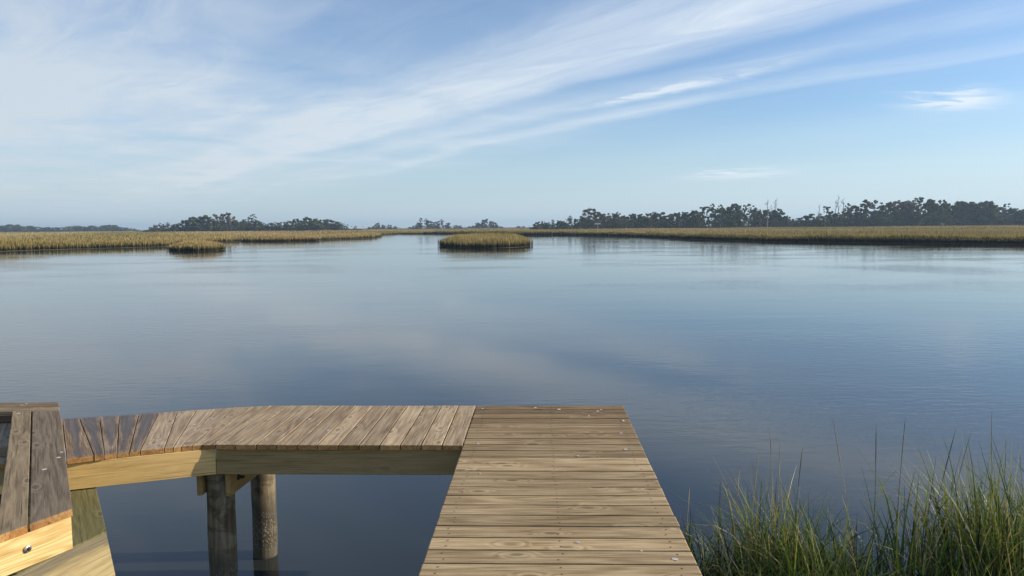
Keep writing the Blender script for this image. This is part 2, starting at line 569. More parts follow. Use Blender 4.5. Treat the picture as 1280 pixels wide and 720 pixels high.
SHORE = [(x * KF, y * KF) for x, y in SHORE]
rs = np.random.RandomState(5)
SH = subdiv(SHORE, 3.0, .55, rs)
ground_poly = [(-2500, 66)] + SH + [(2500, 40), (2500, 2950), (-2500, 2950)]
M_marshground = plain('marsh_peat', (.060, .048, .032), .8, 0, .35, .4)
sheet('marsh_ground', ground_poly, .05, M_marshground, skirt=1.2)

ISLE = subdiv([(x * KF, y * KF) for x, y in [(-9.9, 107.2), (-8.3, 100.5), (-5.4, 95.9), (-2.9, 94.4), (-0.5, 95.8), (1.6, 99.0), (2.5, 107.1), (1.9, 119.6), (-3.9, 126.0), (-8.2, 119.7)]], 1.4, .3, rs, True)
ISLE2 = subdiv([(x * KF, y * KF) for x, y in [(-43.1, 97.1), (-40.2, 92.5), (-37.3, 90.9), (-35.9, 92.0), (-36.6, 98.1), (-40.6, 103.7), (-43.9, 105.4), (-45.0, 103.3)]], 1.2, .25, rs, True)
sheet('island_ground', ISLE, .04, M_marshground, skirt=1.2)
sheet('islet_ground', ISLE2, .04, M_marshground, skirt=1.2)
CREEK = [(-420, 205), (-300, 192), (-200, 196), (-165, 215), (-180, 250), (-230, 300), (-330, 330), (-480, 330)]
sheet('creek', subdiv(CREEK, 12, 1.5, rs, True), .058, M_water)


def inside(pts, poly):
    x, y = pts[:, 0], pts[:, 1]
    res = np.zeros(len(pts), bool)
    n = len(poly)
    for i in range(n):
        x0, y0 = poly[i]; x1, y1 = poly[(i + 1) % n]
        c = (y0 > y) != (y1 > y)
        with np.errstate(divide='ignore', invalid='ignore'):
            xi = (x1 - x0) * (y - y0) / (y1 - y0) + x0
        res ^= c & (x < xi)
    return res


def dist_line(pts, line, closed=False):
    d = np.full(len(pts), 1e9)
    n = len(line)
    for i in range(n if closed else n - 1):
        a, b = np.array(line[i]), np.array(line[(i + 1) % n])
        ab = b - a
        tt = np.clip(((pts - a) @ ab) / (ab @ ab + 1e-9), 0, 1)
        q = a + tt[:, None] * ab
        d = np.minimum(d, np.hypot(*(pts - q).T))
    return d


def set_col(me, cols):
    ca = me.color_attributes.new('Col', 'FLOAT_COLOR', 'POINT')
    a = np.ones((len(cols), 4), np.float32)
    a[:, :3] = cols
    ca.data.foreach_set('color', a.ravel())


def fast_mesh(name, verts, faces_flat, loop_tot):
    me = bpy.data.meshes.new(name)
    nv, nf = len(verts), len(loop_tot)
    me.vertices.add(nv)
    me.vertices.foreach_set('co', np.asarray(verts, np.float32).ravel())
    me.loops.add(len(faces_flat))
    me.loops.foreach_set('vertex_index', np.asarray(faces_flat, np.int32))
    me.polygons.add(nf)
    st = np.concatenate(([0], np.cumsum(loop_tot)[:-1])).astype(np.int32)
    me.polygons.foreach_set('loop_start', st)
    me.polygons.foreach_set('loop_total', np.asarray(loop_tot, np.int32))
    me.update(calc_edges=True)
    return me


def lowfreq(x, y, s, seed):
    r = np.random.RandomState(seed)
    o = np.zeros_like(x)
    for k in range(5):
        a, b, c = r.uniform(-1, 1), r.uniform(-1, 1), r.uniform(0, 6.28)
        o += np.sin((x * a + y * b) * s * (1 + .6 * k) + c) / (1 + .5 * k)
    return o / 2.2


def marsh_blades(name, P, edge_d, z0, wscale, seed, label, mud=.3, hs=1.0, bank=0.0):
    """standing marsh grass: one three-vertex-wide blade clump per point, greenish stems below, tan seed tops"""
    r = np.random.RandomState(seed)
    n = len(P)
    x, y = P[:, 0], P[:, 1]
    dist = np.hypot(x, y)
    h = hs * (1.17 + .22 * lowfreq(x, y, .13, seed) + .15 * lowfreq(x, y, .6, seed + 1)) * r.uniform(.74, 1.17, n)
    h *= np.clip(.66 + edge_d * .17, .6, 1.0)
    wd = (.045 + .05 * (dist / 100)) * wscale * r.uniform(.7, 1.4, n)
    ang = r.uniform(0, math.pi, n)
    dx, dy = np.cos(ang) * wd / 2, np.sin(ang) * wd / 2
    lean = r.normal(0, .10, (n, 2)) * h[:, None]
    V = np.zeros((n, 7, 3), np.float32)
    mz = mud * (1 + r.normal(0, .18, n)).clip(.4, 1.6)            # dark foot of the stems, shade painted into the blade colour
    bank_shade = np.clip((bank - edge_d + r.normal(0, .8, n)) / 1.5, 0, 1)  # blades close to shore coloured darker to stand for the shaded bank front
    mz = mz + (.74 - mz) * bank_shade
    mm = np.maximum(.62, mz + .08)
    for q, (f, wf_, lf_) in enumerate(((0, 1, 0), (mz, 1, .22), (mm, .9, .45))):
        for sg, e in ((-1, 0), (1, 1)):
            V[:, q * 2 + e] = np.stack([x + sg * dx * wf_ + lean[:, 0] * lf_, y + sg * dy * wf_ + lean[:, 1] * lf_, z0 + h * f + 0 * x], 1)
    V[:, 6] = np.stack([x + lean[:, 0], y + lean[:, 1], z0 + h], 1)
    base = np.arange(n)[:, None] * 7
    F = np.concatenate([base + np.array([0, 1, 3, 2]), base + np.array([2, 3, 5, 4]), base + np.array([4, 5, 6])], 1).ravel()
    LT = np.tile([4, 4, 3], n)
    me = fast_mesh(name, V.reshape(-1, 3), F, LT)
    gold = np.array([.40, .295, .135]); olive = np.array([.20, .165, .050]); brown = np.array([.30, .20, .085]); green = np.array([.085, .085, .026]); shadec = np.array([.028, .030, .020])  # the last, near-black colour is the painted shade at the foot
    k = np.clip(.5 + .55 * lowfreq(x, y, .06, seed + 3) + r.normal(0, .22, n), 0, 1)[:, None]
    k2 = np.clip(.35 + .5 * lowfreq(x, y, .035, seed + 4) + r.normal(0, .2, n), 0, 1)[:, None]
    top = gold * k + olive * (1 - k)
    top = top * (1 - .5 * k2) + brown * .5 * k2
    top = top * 1.55
    top = top * (1 - .55 * bank_shade[:, None]) + green * .55 * bank_shade[:, None]
    low = green * r.uniform(.7, 1.3, (n, 1)) * (1 - .35 * k) + olive * .35 * k
    mc = shadec * r.uniform(.7, 1.4, (n, 1))
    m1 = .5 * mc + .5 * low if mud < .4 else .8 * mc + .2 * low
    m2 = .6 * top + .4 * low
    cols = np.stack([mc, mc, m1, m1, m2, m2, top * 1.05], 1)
    set_col(me, cols.reshape(-1, 3))
    o = link(name, me, M_marsh)
    tag(o, label, 'marsh grass', kind='stuff')
    return o


# mainland marsh: density falls with distance, dense along the water's edge
def sample_main():
    r = np.random.RandomState(77)
    keep = []
    # along the shore
    seg = np.array(SH)
    a, b = seg[:-1], seg[1:]
    L = np.hypot(*(b - a).T)
    mid = (a + b) / 2
    dd = np.hypot(*mid.T)
    vis = (np.abs(mid[:, 0]) < mid[:, 1] * 1.05 + 30)
    cnt = (L * 8 * 32 * (100 / np.maximum(dd, 60)) ** 1.35 * vis).astype(int)
    for i in range(len(L)):
        if cnt[i] == 0: continue
        tt = r.uniform(0, 1, cnt[i])[:, None]
        nrm = np.array([-(b[i] - a[i])[1], (b[i] - a[i])[0]]) / L[i]
        off = (r.uniform(0, 1, cnt[i]) ** 1.3 * 8.5 - .25 - r.exponential(.25, cnt[i]) * (r.uniform(0, 1, cnt[i]) < .3))[:, None]
        keep.append(a[i] + (b[i] - a[i]) * tt + nrm * off)
    # interior, sampled by bearing and distance
    n = 300000
    s = r.uniform(math.sqrt(85), math.sqrt(640), n)
    D = s ** 2
    th = r.uniform(-1.02, 1.02, n)
    keep.append(np.stack([D * th, D], 1))
    n2 = 40000
    D = r.uniform(560, 1130, n2)
    keep.append(np.stack([D * r.uniform(-.78, .25, n2), D], 1))
    P = np.concatenate(keep)
    ok = inside(P, ground_poly)
    ok &= ~inside(P, CREEK)
    return P[ok]


PM = sample_main()
em = dist_line(PM, SH)
lf = PM[:, 0] < -30 - (PM[:, 1] - 200) * .06
marsh_blades('marsh_grass', PM[lf], em[lf], .04, 1.0, 21, 'golden brown marsh grass spreading before the rounded clump of trees', .20)
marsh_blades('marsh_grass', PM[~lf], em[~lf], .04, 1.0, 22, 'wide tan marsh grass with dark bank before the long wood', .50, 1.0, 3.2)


def island_grass(poly, n, seed, label, hs=1.0, z0=.03):
    r = np.random.RandomState(seed)
    q = np.array(poly)
    P = np.stack([r.uniform(q[:, 0].min() - .3, q[:, 0].max() + .3, n * 3), r.uniform(q[:, 1].min() - .3, q[:, 1].max(), n * 3)], 1)
    P = P[inside(P, poly)][:n] + r.normal(0, .32, (len(P[inside(P, poly)][:n]), 2)) * (r.uniform(0, 1, (len(P[inside(P, poly)][:n]), 1)) < .5)
    e = dist_line(P, poly, True)
    o = marsh_blades('marsh_grass', P, e * 1.3, z0, .85, seed, label, .28, hs)
    return o


island_grass(ISLE, 16000, 31, 'oval island of tan marsh grass alone in open water', 1.30)
island_grass(ISLE2, 7000, 32, 'small low islet of marsh grass off the marsh point', .9)


# ------------------------------------------------------------------ trees
def crown_mesh(seed, kind):
    """leaf clumps through a unit-height crown; x,y within about +-0.4"""
    r = np.random.RandomState(seed)
    lobes = []
    if kind == 'o':
        for k in range(44):
            a = r.uniform(0, 6.28); zz = r.uniform(.05, .90)
            rad = (.40 * math.sqrt(max(0.05, 1 - ((zz - .40) / .62) ** 2))) * r.uniform(.35, 1.0)
            lobes.append((math.cos(a) * rad, math.sin(a) * rad, zz, r.uniform(.05, .14) * (1.1 - .35 * zz)))
        nl = 4200
    elif kind == 'p':
        for k in range(30):
            a = r.uniform(0, 6.28); zz = r.uniform(.48, .97)
            rad = r.uniform(.0, .27) * (1.25 - zz) / .4
            lobes.append((math.cos(a) * rad, math.sin(a) * rad, zz, r.uniform(.03, .065)))
        for k in range(9):
            a = r.uniform(0, 6.28)
            lobes.append((math.cos(a) * .22, math.sin(a) * .22, r.uniform(.2, .55), r.uniform(.06, .11)))
        nl = 1700
    else:
        for k in range(34):
            a = r.uniform(0, 6.28); zz = r.uniform(.15, .95)
            rad = .34 * math.sqrt(max(.05, 1 - ((zz - .62) / .5) ** 2)) * r.uniform(.5, 1.0)
            lobes.append((math.cos(a) * rad, math.sin(a) * rad, zz, r.uniform(.045, .095)))
        nl = 1500
    L = np.array(lobes)
    wts = L[:, 3] ** 2; wts /= wts.sum()
    idx = r.choice(len(L), nl, p=wts)
    dv = r.normal(0, 1, (nl, 3)); dv /= np.linalg.norm(dv, axis=1)[:, None]
    rad = r.uniform(.55, 1.08, nl)[:, None]
    flat = np.array([1, 1, .72 if kind != 'p' else .5])
    cpos = L[idx, :3] + dv * L[idx, 3][:, None] * rad * flat
    cpos[:, 2] = np.maximum(cpos[:, 2], .015)
    size = (.024 if kind == 'o' else .020) * r.uniform(.6, 1.5, nl)
    n1 = dv * .7 + r.normal(0, .6, (nl, 3)); n1 /= np.linalg.norm(n1, axis=1)[:, None]
    t1 = np.cross(n1, r.normal(0, 1, (nl, 3))); t1 /= np.linalg.norm(t1, axis=1)[:, None]
    t2 = np.cross(n1, t1)
    V = np.zeros((nl, 4, 3))
    for k, (p, q) in enumerate(((-1, -.6), (.7, -1), (1, .7), (-.6, 1))):
        V[:, k] = cpos + (t1 * p + t2 * q) * size[:, None] * r.uniform(.7, 1.2, (nl, 1))
    F = np.arange(nl * 4)
    me = fast_mesh('crown_' + kind, V.reshape(-1, 3), F, np.full(nl, 4))
    if kind == 'o':
        c0, c1 = np.array([.048, .068, .024]), np.array([.135, .150, .058])
    elif kind == 'p':
        c0, c1 = np.array([.050, .070, .030]), np.array([.120, .135, .058])
    else:
        c0, c1 = np.array([.105, .085, .055]), np.array([.165, .135, .085])
    lt = r.uniform(0, 1, len(L))[idx]
    k = np.clip(lt * .7 + r.uniform(0, .5, nl), 0, 1)[:, None]
    col = c0 * (1 - k) + c1 * k
    set_col(me, np.repeat(col, 4, axis=0))
    return me


def trunk_mesh(seed, kind):
    r = random.Random(seed)
    bm = bmesh.new()

    def tube(path, radii, seg=5):
        me = lathe_tube(path, radii, seg)
        bm.from_mesh(me)
        bpy.data.meshes.remove(me)
    top = {'o': .62, 'p': .88, 'a': .85, 's': 1.0}[kind]
    base = {'o': .035, 'p': .020, 'a': .022, 's': .024}[kind]
    pts = [Vector((0, 0, -.03))]
    for k in range(1, 6):
        pts.append(Vector((r.uniform(-.02, .02) * k * .6, r.uniform(-.02, .02) * k * .6, top * k / 5)))
    tube(pts, [base * (1.25 - .95 * k / 5) for k in range(6)], 6)
    nb = {'o': 6, 'p': 7, 'a': 10, 's': 13}[kind]
    for k in range(nb):
        f = r.uniform(.35, .97)
        i = min(4, int(f * 5)); p = pts[i].lerp(pts[i + 1], f * 5 - i)
        a = r.uniform(0, 6.28); ln = {'o': .34, 'p': .24, 'a': .30, 's': .17}[kind] * r.uniform(.4, 1.0)
        e = p + Vector((math.cos(a) * ln, math.sin(a) * ln, ln * r.uniform(.15, .9)))
        mdl = p.lerp(e, .5) + Vector((0, 0, -.02 * r.random()))
        rb = base * .45
        tube([p, mdl, e], [rb, rb * .65, rb * .22], 4)
        if kind in 'sa':
            a2 = a + r.uniform(-1, 1)
            e2 = mdl + Vector((math.cos(a2) * ln * .5, math.sin(a2) * ln * .5, ln * r.uniform(.2, .6)))
            tube([mdl, e2], [rb * .55, rb * .2], 4)
    me = bpy.data.meshes.new('trunk_' + kind)
    bm.to_mesh(me); bm.free()
    return me


PROTO = {}
for kind, cnt_ in (('o', 7), ('p', 4), ('a', 4), ('s', 4)):
    lst = []
    for i in range(cnt_):
        tr = trunk_mesh(100 + i * 7 + ord(kind), kind)
        tr.materials.append(M_snag if kind == 's' else M_bark)
        cr = None
        if kind != 's':
            cr = crown_mesh(300 + i * 5 + ord(kind), kind)
            cr.materials.append(M_leaf)
        lst.append((tr, cr))
    PROTO[kind] = lst

NAMES = {'o': 'oak_tree', 'p': 'pine_tree', 'a': 'bare_tinged_tree', 's': 'dead_tree'}
trr = random.Random(3)


def plant_trees(rows, labels, group, z=.0, ws=1.0, special={}, sections=()):
    for i, (k, x, y, h) in enumerate(rows):
        x, y, h = x * KF, y * KF, h * KF
        tr, cr = PROTO[k][trr.randrange(len(PROTO[k]))]
        sp_ = special.get(i)
        lab_, grp_ = labels[k], group
        for (n0, n1, where_, g2) in sections:
            if n0 <= i < n1: lab_, grp_ = lab_.replace('@', where_), g2
        t = thing(NAMES[k], (x, y, z), sp_ or lab_, 'tree', None if sp_ else grp_)
        h = max(h, 2.6)
        wf = {'o': .98, 'p': .9, 'a': 1.0, 's': .8}[k] * ws
        wv = max(h * wf, 6.0 if k == 'o' else 3.0) * trr.uniform(.85, 1.15)
        t.scale = (wv, wv * trr.uniform(.8, 1.1), h / .96 * (trr.uniform(.90, 1.07) if k == 'o' else 1.0))
        t.rotation_euler = (0, 0, trr.uniform(0, 6.28))
        a = bpy.data.objects.new('trunk', tr); C.objects.link(a); a.parent = t
        if cr:
            b = bpy.data.objects.new('crown', cr); C.objects.link(b); b.parent = t


RIGHT = [
    ('o',15.3,450.9,5.1), ('o',19.2,466.0,5.6), ('o',19.9,430.0,4.9), ('p',23.9,445.1,6.1), ('o',27.6,437.3,6.9), ('o',29.6,434.6,5.3),
    ('p',33.2,439.3,8.3), ('o',37.9,447.3,6.7), ('o',41.4,449.8,7.2), ('a',45.4,456.9,12.9), ('a',48.1,451.0,10.9), ('o',52.9,464.3,10.1),
    ('a',54.0,440.2,9.9), ('o',61.8,473.9,9.7), ('a',58.9,431.4,9.9), ('o',66.2,463.5,9.1), ('o',68.2,450.9,10.2), ('o',74.0,457.9,10.8),
    ('o',74.7,437.0,9.9), ('p',77.9,439.9,9.5), ('o',86.7,470.0,10.7), ('o',91.7,478.4,11.0), ('o',90.5,445.7,9.5), ('o',99.1,464.6,10.7),
    ('o',105.5,473.8,11.6), ('o',109.2,474.7,12.5), ('o',103.9,434.3,11.4), ('o',105.6,432.0,9.1), ('p',109.4,438.5,13.0), ('p',123.2,473.9,15.3),
    ('p',117.6,434.9,13.7), ('o',125.2,451.1,14.4), ('o',135.6,477.9,12.6), ('o',132.4,456.7,14.2), ('p',138.1,464.6,13.7), ('p',137.6,445.8,14.2),
    ('o',147.7,464.3,12.8), ('o',154.0,471.7,11.9), ('s',143.2,430.9,15.6), ('s',157.4,467.5,13.7), ('s',163.8,479.4,16.9), ('o',158.9,467.4,10.3),
    ('o',153.2,444.0,10.5), ('p',163.0,469.5,11.7), ('o',155.6,435.2,7.4), ('o',165.6,452.4,6.6), ('o',177.5,475.4,6.3), ('o',169.2,444.7,7.9),
    ('o',172.7,444.4,8.3), ('s',174.1,436.5,13.1), ('o',172.0,431.0,8.5), ('p',189.9,463.9,13.1), ('o',183.1,440.6,9.5), ('s',186.4,443.3,15.0),
    ('s',192.5,454.6,17.5), ('o',183.4,432.7,10.3), ('s',197.1,458.7,16.4), ('o',189.0,437.3,11.2), ('p',201.3,459.5,14.5), ('o',207.6,465.0,13.7),
    ('o',197.9,435.1,11.1), ('p',206.8,450.7,15.8), ('a',218.0,464.7,16.1), ('o',213.0,450.7,11.8), ('o',207.5,432.5,10.7), ('a',223.8,456.8,15.2),
    ('a',229.8,463.2,15.8), ('o',224.8,455.7,11.4), ('o',240.3,477.2,13.7), ('a',234.5,459.3,15.8), ('o',243.2,475.2,12.7), ('a',226.2,436.9,15.0),
    ('o',229.1,437.0,12.7), ('p',248.9,470.4,18.3), ('o',243.2,449.9,15.7), ('o',241.0,438.3,15.8), ('o',265.0,476.4,14.5), ('p',251.6,447.4,15.6),
    ('o',267.3,467.5,15.2), ('o',270.1,466.3,13.7), ('o',278.4,474.2,17.2), ('o',273.7,461.2,15.4), ('a',281.9,467.5,14.8), ('o',272.2,447.4,12.2),
    ('o',272.4,443.5,14.8), ('o',295.6,474.8,14.9), ('o',283.9,451.4,12.6), ('p',306.2,478.2,13.7), ('o',299.5,463.2,11.4), ('o',301.6,461.1,10.9),
    ('o',289.0,435.7,10.8), ('o',321.1,477.5,12.6), ('o',309.0,452.5,12.9), ('o',319.1,458.9,13.5), ('o',318.8,450.4,12.3),
]
LEFT = [
    ('o',-268.2,567.2,2.9), ('o',-256.7,549.1,4.6), ('o',-264.4,572.2,6.1), ('a',-257.3,567.2,7.5), ('o',-254.8,566.5,5.7), ('p',-250.6,562.5,7.7),
    ('o',-244.7,557.0,5.6), ('o',-249.1,575.2,7.8), ('o',-238.3,561.2,9.1), ('o',-232.3,559.7,11.6), ('o',-234.0,575.3,12.7), ('o',-226.4,571.3,12.8),
    ('o',-214.9,553.9,12.2), ('a',-217.8,570.6,13.4), ('a',-206.5,556.1,14.2), ('a',-211.5,582.6,13.5), ('o',-216.4,585.6,10.3), ('o',-203.5,569.7,8.9),
    ('o',-202.3,585.2,10.2), ('o',-187.3,551.5,8.0), ('p',-191.1,570.2,12.9), ('o',-181.9,550.9,9.1), ('o',-183.7,566.8,7.5), ('o',-173.8,552.2,7.0),
    ('a',-170.8,553.6,7.0), ('o',-173.0,574.3,7.2), ('a',-165.2,557.9,5.0), ('o',-160.1,552.7,8.9), ('o',-156.3,557.7,9.8), ('o',-153.3,563.4,9.5),
    ('o',-149.9,568.6,12.1), ('o',-141.1,556.9,10.8), ('o',-140.6,576.2,10.2), ('o',-134.8,569.3,10.6), ('o',-129.7,570.2,8.8), ('p',-125.1,565.0,6.7),
    ('o',-125.5,582.9,4.1), ('a',-116.3,573.5,4.0), ('s',-106.8,555.1,4.5),
]
CENT = [
    ('o',-153.3,832.5,3.8), ('o',-150.3,840.4,5.5), ('o',-142.3,819.5,7.9), ('o',-138.2,830.5,6.2), ('o',-134.3,849.6,6.3), ('o',-128.2,849.8,4.4),
    ('o',-107.3,811.3,3.4), ('o',-103.5,815.4,5.0), ('o',-96.6,807.6,7.5), ('p',-97.2,827.0,12.3), ('p',-88.9,806.5,11.6), ('o',-87.8,827.8,10.9),
    ('o',-81.1,837.5,9.6), ('p',-74.1,818.9,11.0), ('o',-69.0,838.8,7.8), ('o',-60.1,834.5,5.6), ('o',-53.8,806.2,4.6), ('o',-46.1,832.9,3.5),
    ('o',-40.2,818.0,4.5), ('o',-36.3,825.8,7.5), ('o',-28.3,819.2,10.4), ('o',-22.0,839.7,8.8), ('o',-18.3,827.0,8.2), ('o',-11.3,812.8,3.2),
    ('o',7.5,832.2,3.3), ('o',12.8,844.0,3.0),
]
FAR = [
    ('o',-694.8,1028.0,11.0), ('o',-672.5,1002.8,10.8), ('o',-684.4,1028.4,9.9), ('o',-668.8,1012.9,10.3), ('o',-662.8,1011.9,11.4), ('o',-638.7,983.0,12.3),
    ('o',-663.1,1028.6,11.3), ('o',-620.6,970.4,10.5), ('o',-625.0,985.2,9.5), ('o',-626.7,996.1,9.6), ('o',-634.5,1016.8,9.8), ('o',-607.7,981.9,8.0),
    ('o',-627.1,1021.8,8.1), ('o',-626.2,1029.0,7.5), ('o',-591.2,979.8,6.7), ('o',-601.7,1005.8,6.9), ('o',-575.6,970.5,6.8), ('o',-583.8,993.2,7.4),
    ('o',-566.7,972.6,6.7), ('o',-593.2,1027.4,8.3), ('o',-570.0,996.2,7.8), ('o',-582.3,1026.9,8.6), ('o',-571.5,1017.2,8.5), ('o',-568.8,1022.0,8.9),
    ('o',-540.7,980.4,7.7), ('o',-532.3,974.5,8.6), ('o',-544.3,1006.0,8.8), ('o',-525.2,980.1,7.5), ('o',-538.1,1014.0,8.9), ('o',-522.5,994.5,9.9),
    ('o',-521.1,1001.7,9.7), ('o',-528.6,1026.3,9.2), ('o',-510.6,1001.3,8.1), ('o',-493.0,976.5,6.5), ('o',-489.4,979.5,5.9), ('o',-495.9,1002.7,5.1),
    ('o',-490.1,1001.5,4.5), ('o',-488.2,1008.3,2.8),
]


LAB_R = {'o': 'dark broad evergreen tree @', 'p': 'flat-topped pine standing up @', 'a': 'thin brownish tree @', 's': 'bare grey dead tree @'}
SEC_R = [(0, 21, 'in the low end of the long wood behind the nest platform', 'trees of the long wood behind the nest platform'),
         (21, 38, 'under the see-through flat-topped pines of the long wood', 'trees of the long wood by the flat-topped pines'),
         (38, 59, 'around the dip with dead pines in the long wood', 'trees of the long wood by the dead pines'),
         (59, 99, 'at the high dense end of the long wood', 'trees at the high end of the long wood')]
LAB_L = {'o': 'rounded dark evergreen tree @', 'p': 'single pine poking up @', 'a': 'sparse brownish tree @', 's': 'small bare dead tree @'}
SEC_L = [(0, 23, 'in the higher half of the clump behind the islet', 'trees of the clump behind the islet'),
         (23, 40, 'in the longer lower half of the clump toward the marsh point', 'trees of the clump toward the marsh point')]
HAMMOCKS = [(0, 6, 'small hammock beside the marsh point', 'trees on the hammock beside the marsh point'),
            (6, 17, 'wide hammock topped by tufted pines', 'trees on the wide far hammock'),
            (17, 24, 'dome-shaped far hammock behind the grass island', 'trees on the domed far hammock'),
            (24, 26, 'last speck of woods before the long wood', 'trees at the last speck of woods')]
LAB_F = {'o': 'low hazy tree in the distant line beyond the marsh creek'}
plant_trees(RIGHT, LAB_R, 'trees of the long wood', sections=SEC_R, special={
    0: 'low rounded tree at the tapering tip of the long wood',
    6: 'small pine tuft poking above the low tapering tip of the wood',
    9: 'tall airy brownish tree above the wood right behind the nest platform',
    29: 'broad flat-topped pine with sky showing through, above the wood',
    54: 'tallest bare dead pine rising over the dip in the wood',
    49: 'thin bare dead spire standing alone beside the dip in the wood',
    73: 'tallest living pine tuft on the high end of the wood',
    80: 'big smooth domed evergreen at the high end of the wood'})
plant_trees(LEFT, LAB_L, 'trees of the clump behind the marsh point', sections=SEC_L, special={
    14: 'tallest brownish see-through tree on top of the rounded clump',
    30: 'tallest evergreen in the lower, longer half of the clump'})
for a, b, where, grp in HAMMOCKS:
    plant_trees(CENT[a:b], {'o': 'tiny bushy tree on the ' + where, 'p': 'tiny pine tuft sticking up from the ' + where}, grp, ws=1.1)
plant_trees(FAR, LAB_F, 'trees of the distant line', ws=1.3)


def undergrowth(name, rows, n, seed, label):
    """brush and low boughs filling the wood between the trunks"""
    r = np.random.RandomState(seed)
    T_ = np.array([(x * KF, y * KF, h * KF) for k, x, y, h in rows if k in 'oa'])
    T_[:, 2] = np.minimum(T_[:, 2], np.percentile(T_[:, 2], 75))
    wts = T_[:, 2] / T_[:, 2].sum()
    idx = r.choice(len(T_), n, p=wts)
    spread = np.maximum(T_[idx, 2] * .42, 3.0)
    c = np.stack([T_[idx, 0] + r.normal(0, 1, n) * spread, T_[idx, 1] + r.uniform(-4, 6, n), .2 + T_[idx, 2] * (.52 + .12 * np.sin(T_[idx, 0] * .7)) * r.uniform(0, 1, n) ** 1.25], 1)
    n1 = r.normal(0, 1, (n, 3)); n1 /= np.linalg.norm(n1, axis=1)[:, None]
    t1 = np.cross(n1, r.normal(0, 1, (n, 3))); t1 /= np.linalg.norm(t1, axis=1)[:, None]
    t2 = np.cross(n1, t1)
    V = np.zeros((n, 4, 3))
    for k, (p, q) in enumerate(((-1, -.6), (.7, -1), (1, .7), (-.6, 1))):
        V[:, k] = c + (t1 * p + t2 * q) * r.uniform(.22, .48, (n, 1))
    me = fast_mesh(name, V.reshape(-1, 3), np.arange(n * 4), np.full(n, 4))
    k = np.clip(.5 + .4 * np.sin(c[:, :1] * .35) * np.sin(c[:, 2:] * .6 + c[:, :1] * .11) + r.normal(0, .25, (n, 1)), 0, 1)
    col = np.array([.042, .056, .025]) * (1 - k) + np.array([.115, .112, .064]) * k
    set_col(me, np.repeat(col, 4, axis=0))
    tag(link(name, me, M_leaf), label, 'undergrowth', kind='stuff')


undergrowth('undergrowth', RIGHT, 52000, 41, 'dark tangled brush along the foot of the long wood')
undergrowth('undergrowth', LEFT, 26000, 42, 'dark brush along the foot of the rounded clump of trees')
undergrowth('undergrowth', CENT, 5000, 43, 'low dark brush along the far hammocks')
undergrowth('undergrowth', FAR, 9000, 44, 'low brush filling the distant hazy tree line')

# nest platform on its post in the marsh
NX, NY = 25.93 * KF, 232 * KF
t = thing('nest_platform', (NX, NY, .05), 'pale flat nest platform on a post in the tan marsh', 'nest platform')
adopt(link('post', lathe_tube([(NX, NY, -.4), (NX, NY, 1.8), (NX + .03, NY, 3.32)], [.12, .11, .10], 8), M_post), t)
bm = bmesh.new()
for (sx_, sy_, sz_, lx, ly, lz) in ((1.8, 1.5, .07, 0, 0, 3.36), (1.8, .07, .44, 0, -.75, 3.57), (1.8, .07, .44, 0, .75, 3.57), (.07, 1.4, .44, -.86, 0, 3.571), (.07, 1.4, .44, .86, 0, 3.571)):
    bmesh.ops.create_cube(bm, size=1, matrix=Matrix.Translation((NX + lx, NY + ly, lz)) @ Matrix.Diagonal((sx_, sy_, sz_, 1)))
me = bpy.data.meshes.new('tray'); bm.to_mesh(me); bm.free()
adopt(link('tray', me, M_tray), t)
for sg in (-1, 1):
    adopt(link('brace', lathe_tube([(NX + .01, NY, 2.6), (NX + sg * .5, NY, 3.32)], [.045, .045], 6), M_post), t)

# ------------------------------------------------------------------ the dock
DZ = 1.37                                   # deck level above the water
yh = Vector((math.sin(R(2)), math.cos(R(2)), 0)); xh = Vector((math.cos(R(2)), -math.sin(R(2)), 0))
FL = Vector((-.305, 6.372, 0))              # far left corner of the straight deck
DW = 1.224
deck = thing('dock_deck', (.3, 4.0, 0), 'straight dock deck of pale crosswise boards beside the green grass', 'dock')
PITCH = .1447
NB = 38
for i in range(NB):
    a = FL - yh * (PITCH * i + .0070) - xh * rnd.uniform(-.0015, .0015)
    b = FL - yh * (PITCH * (i + 1) - .0070) - xh * rnd.uniform(-.0015, .0015)
    wv = DW + rnd.uniform(-.002, .002)
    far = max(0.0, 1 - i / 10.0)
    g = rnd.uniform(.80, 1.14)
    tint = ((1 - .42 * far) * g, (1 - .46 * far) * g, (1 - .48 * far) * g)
    # local X along the board: near = left end, far = right end
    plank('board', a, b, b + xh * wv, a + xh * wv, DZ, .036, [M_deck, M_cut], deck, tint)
jl = PITCH * NB
for off in (.06, .60, DW - .06 - .038):
    p0 = FL + xh * off - yh * .03
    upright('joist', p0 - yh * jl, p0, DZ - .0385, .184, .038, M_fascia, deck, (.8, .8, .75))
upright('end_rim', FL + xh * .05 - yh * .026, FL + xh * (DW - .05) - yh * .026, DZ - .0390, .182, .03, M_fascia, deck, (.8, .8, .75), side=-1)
prr = random.Random(8)


def pile(x, y, top, r, parent, bot=-1.58):
    n = 16
    path = [(x + .003 * math.sin(k * 1.3), y + .003 * math.cos(k * .9), bot + (top - bot) * k / n) for k in range(n + 1)]
    path[-1] = (x, y, top)
    me = lathe_tube(path, [r * (1 + .012 * math.sin(k * 2.1)) for k in range(n + 1)], 20, .025, prr)
    o = link('pile', me, M_pile, None, True)
    adopt(o, parent)
    return o


for yy in (5.95, 3.1):
    for off in (.16, DW - .16):
        p = FL + xh * off - yh * (6.37 - yy)
        pile(p.x, p.y, DZ - .225, .10, deck)
    for s in (-.12, .085):
        p = FL - yh * (6.37 - yy) + yh * s
        upright('cap_beam', p, p + xh * DW, DZ - .2245, .184, .036, M_fascia, deck, (.7, .7, .65), side=-1)

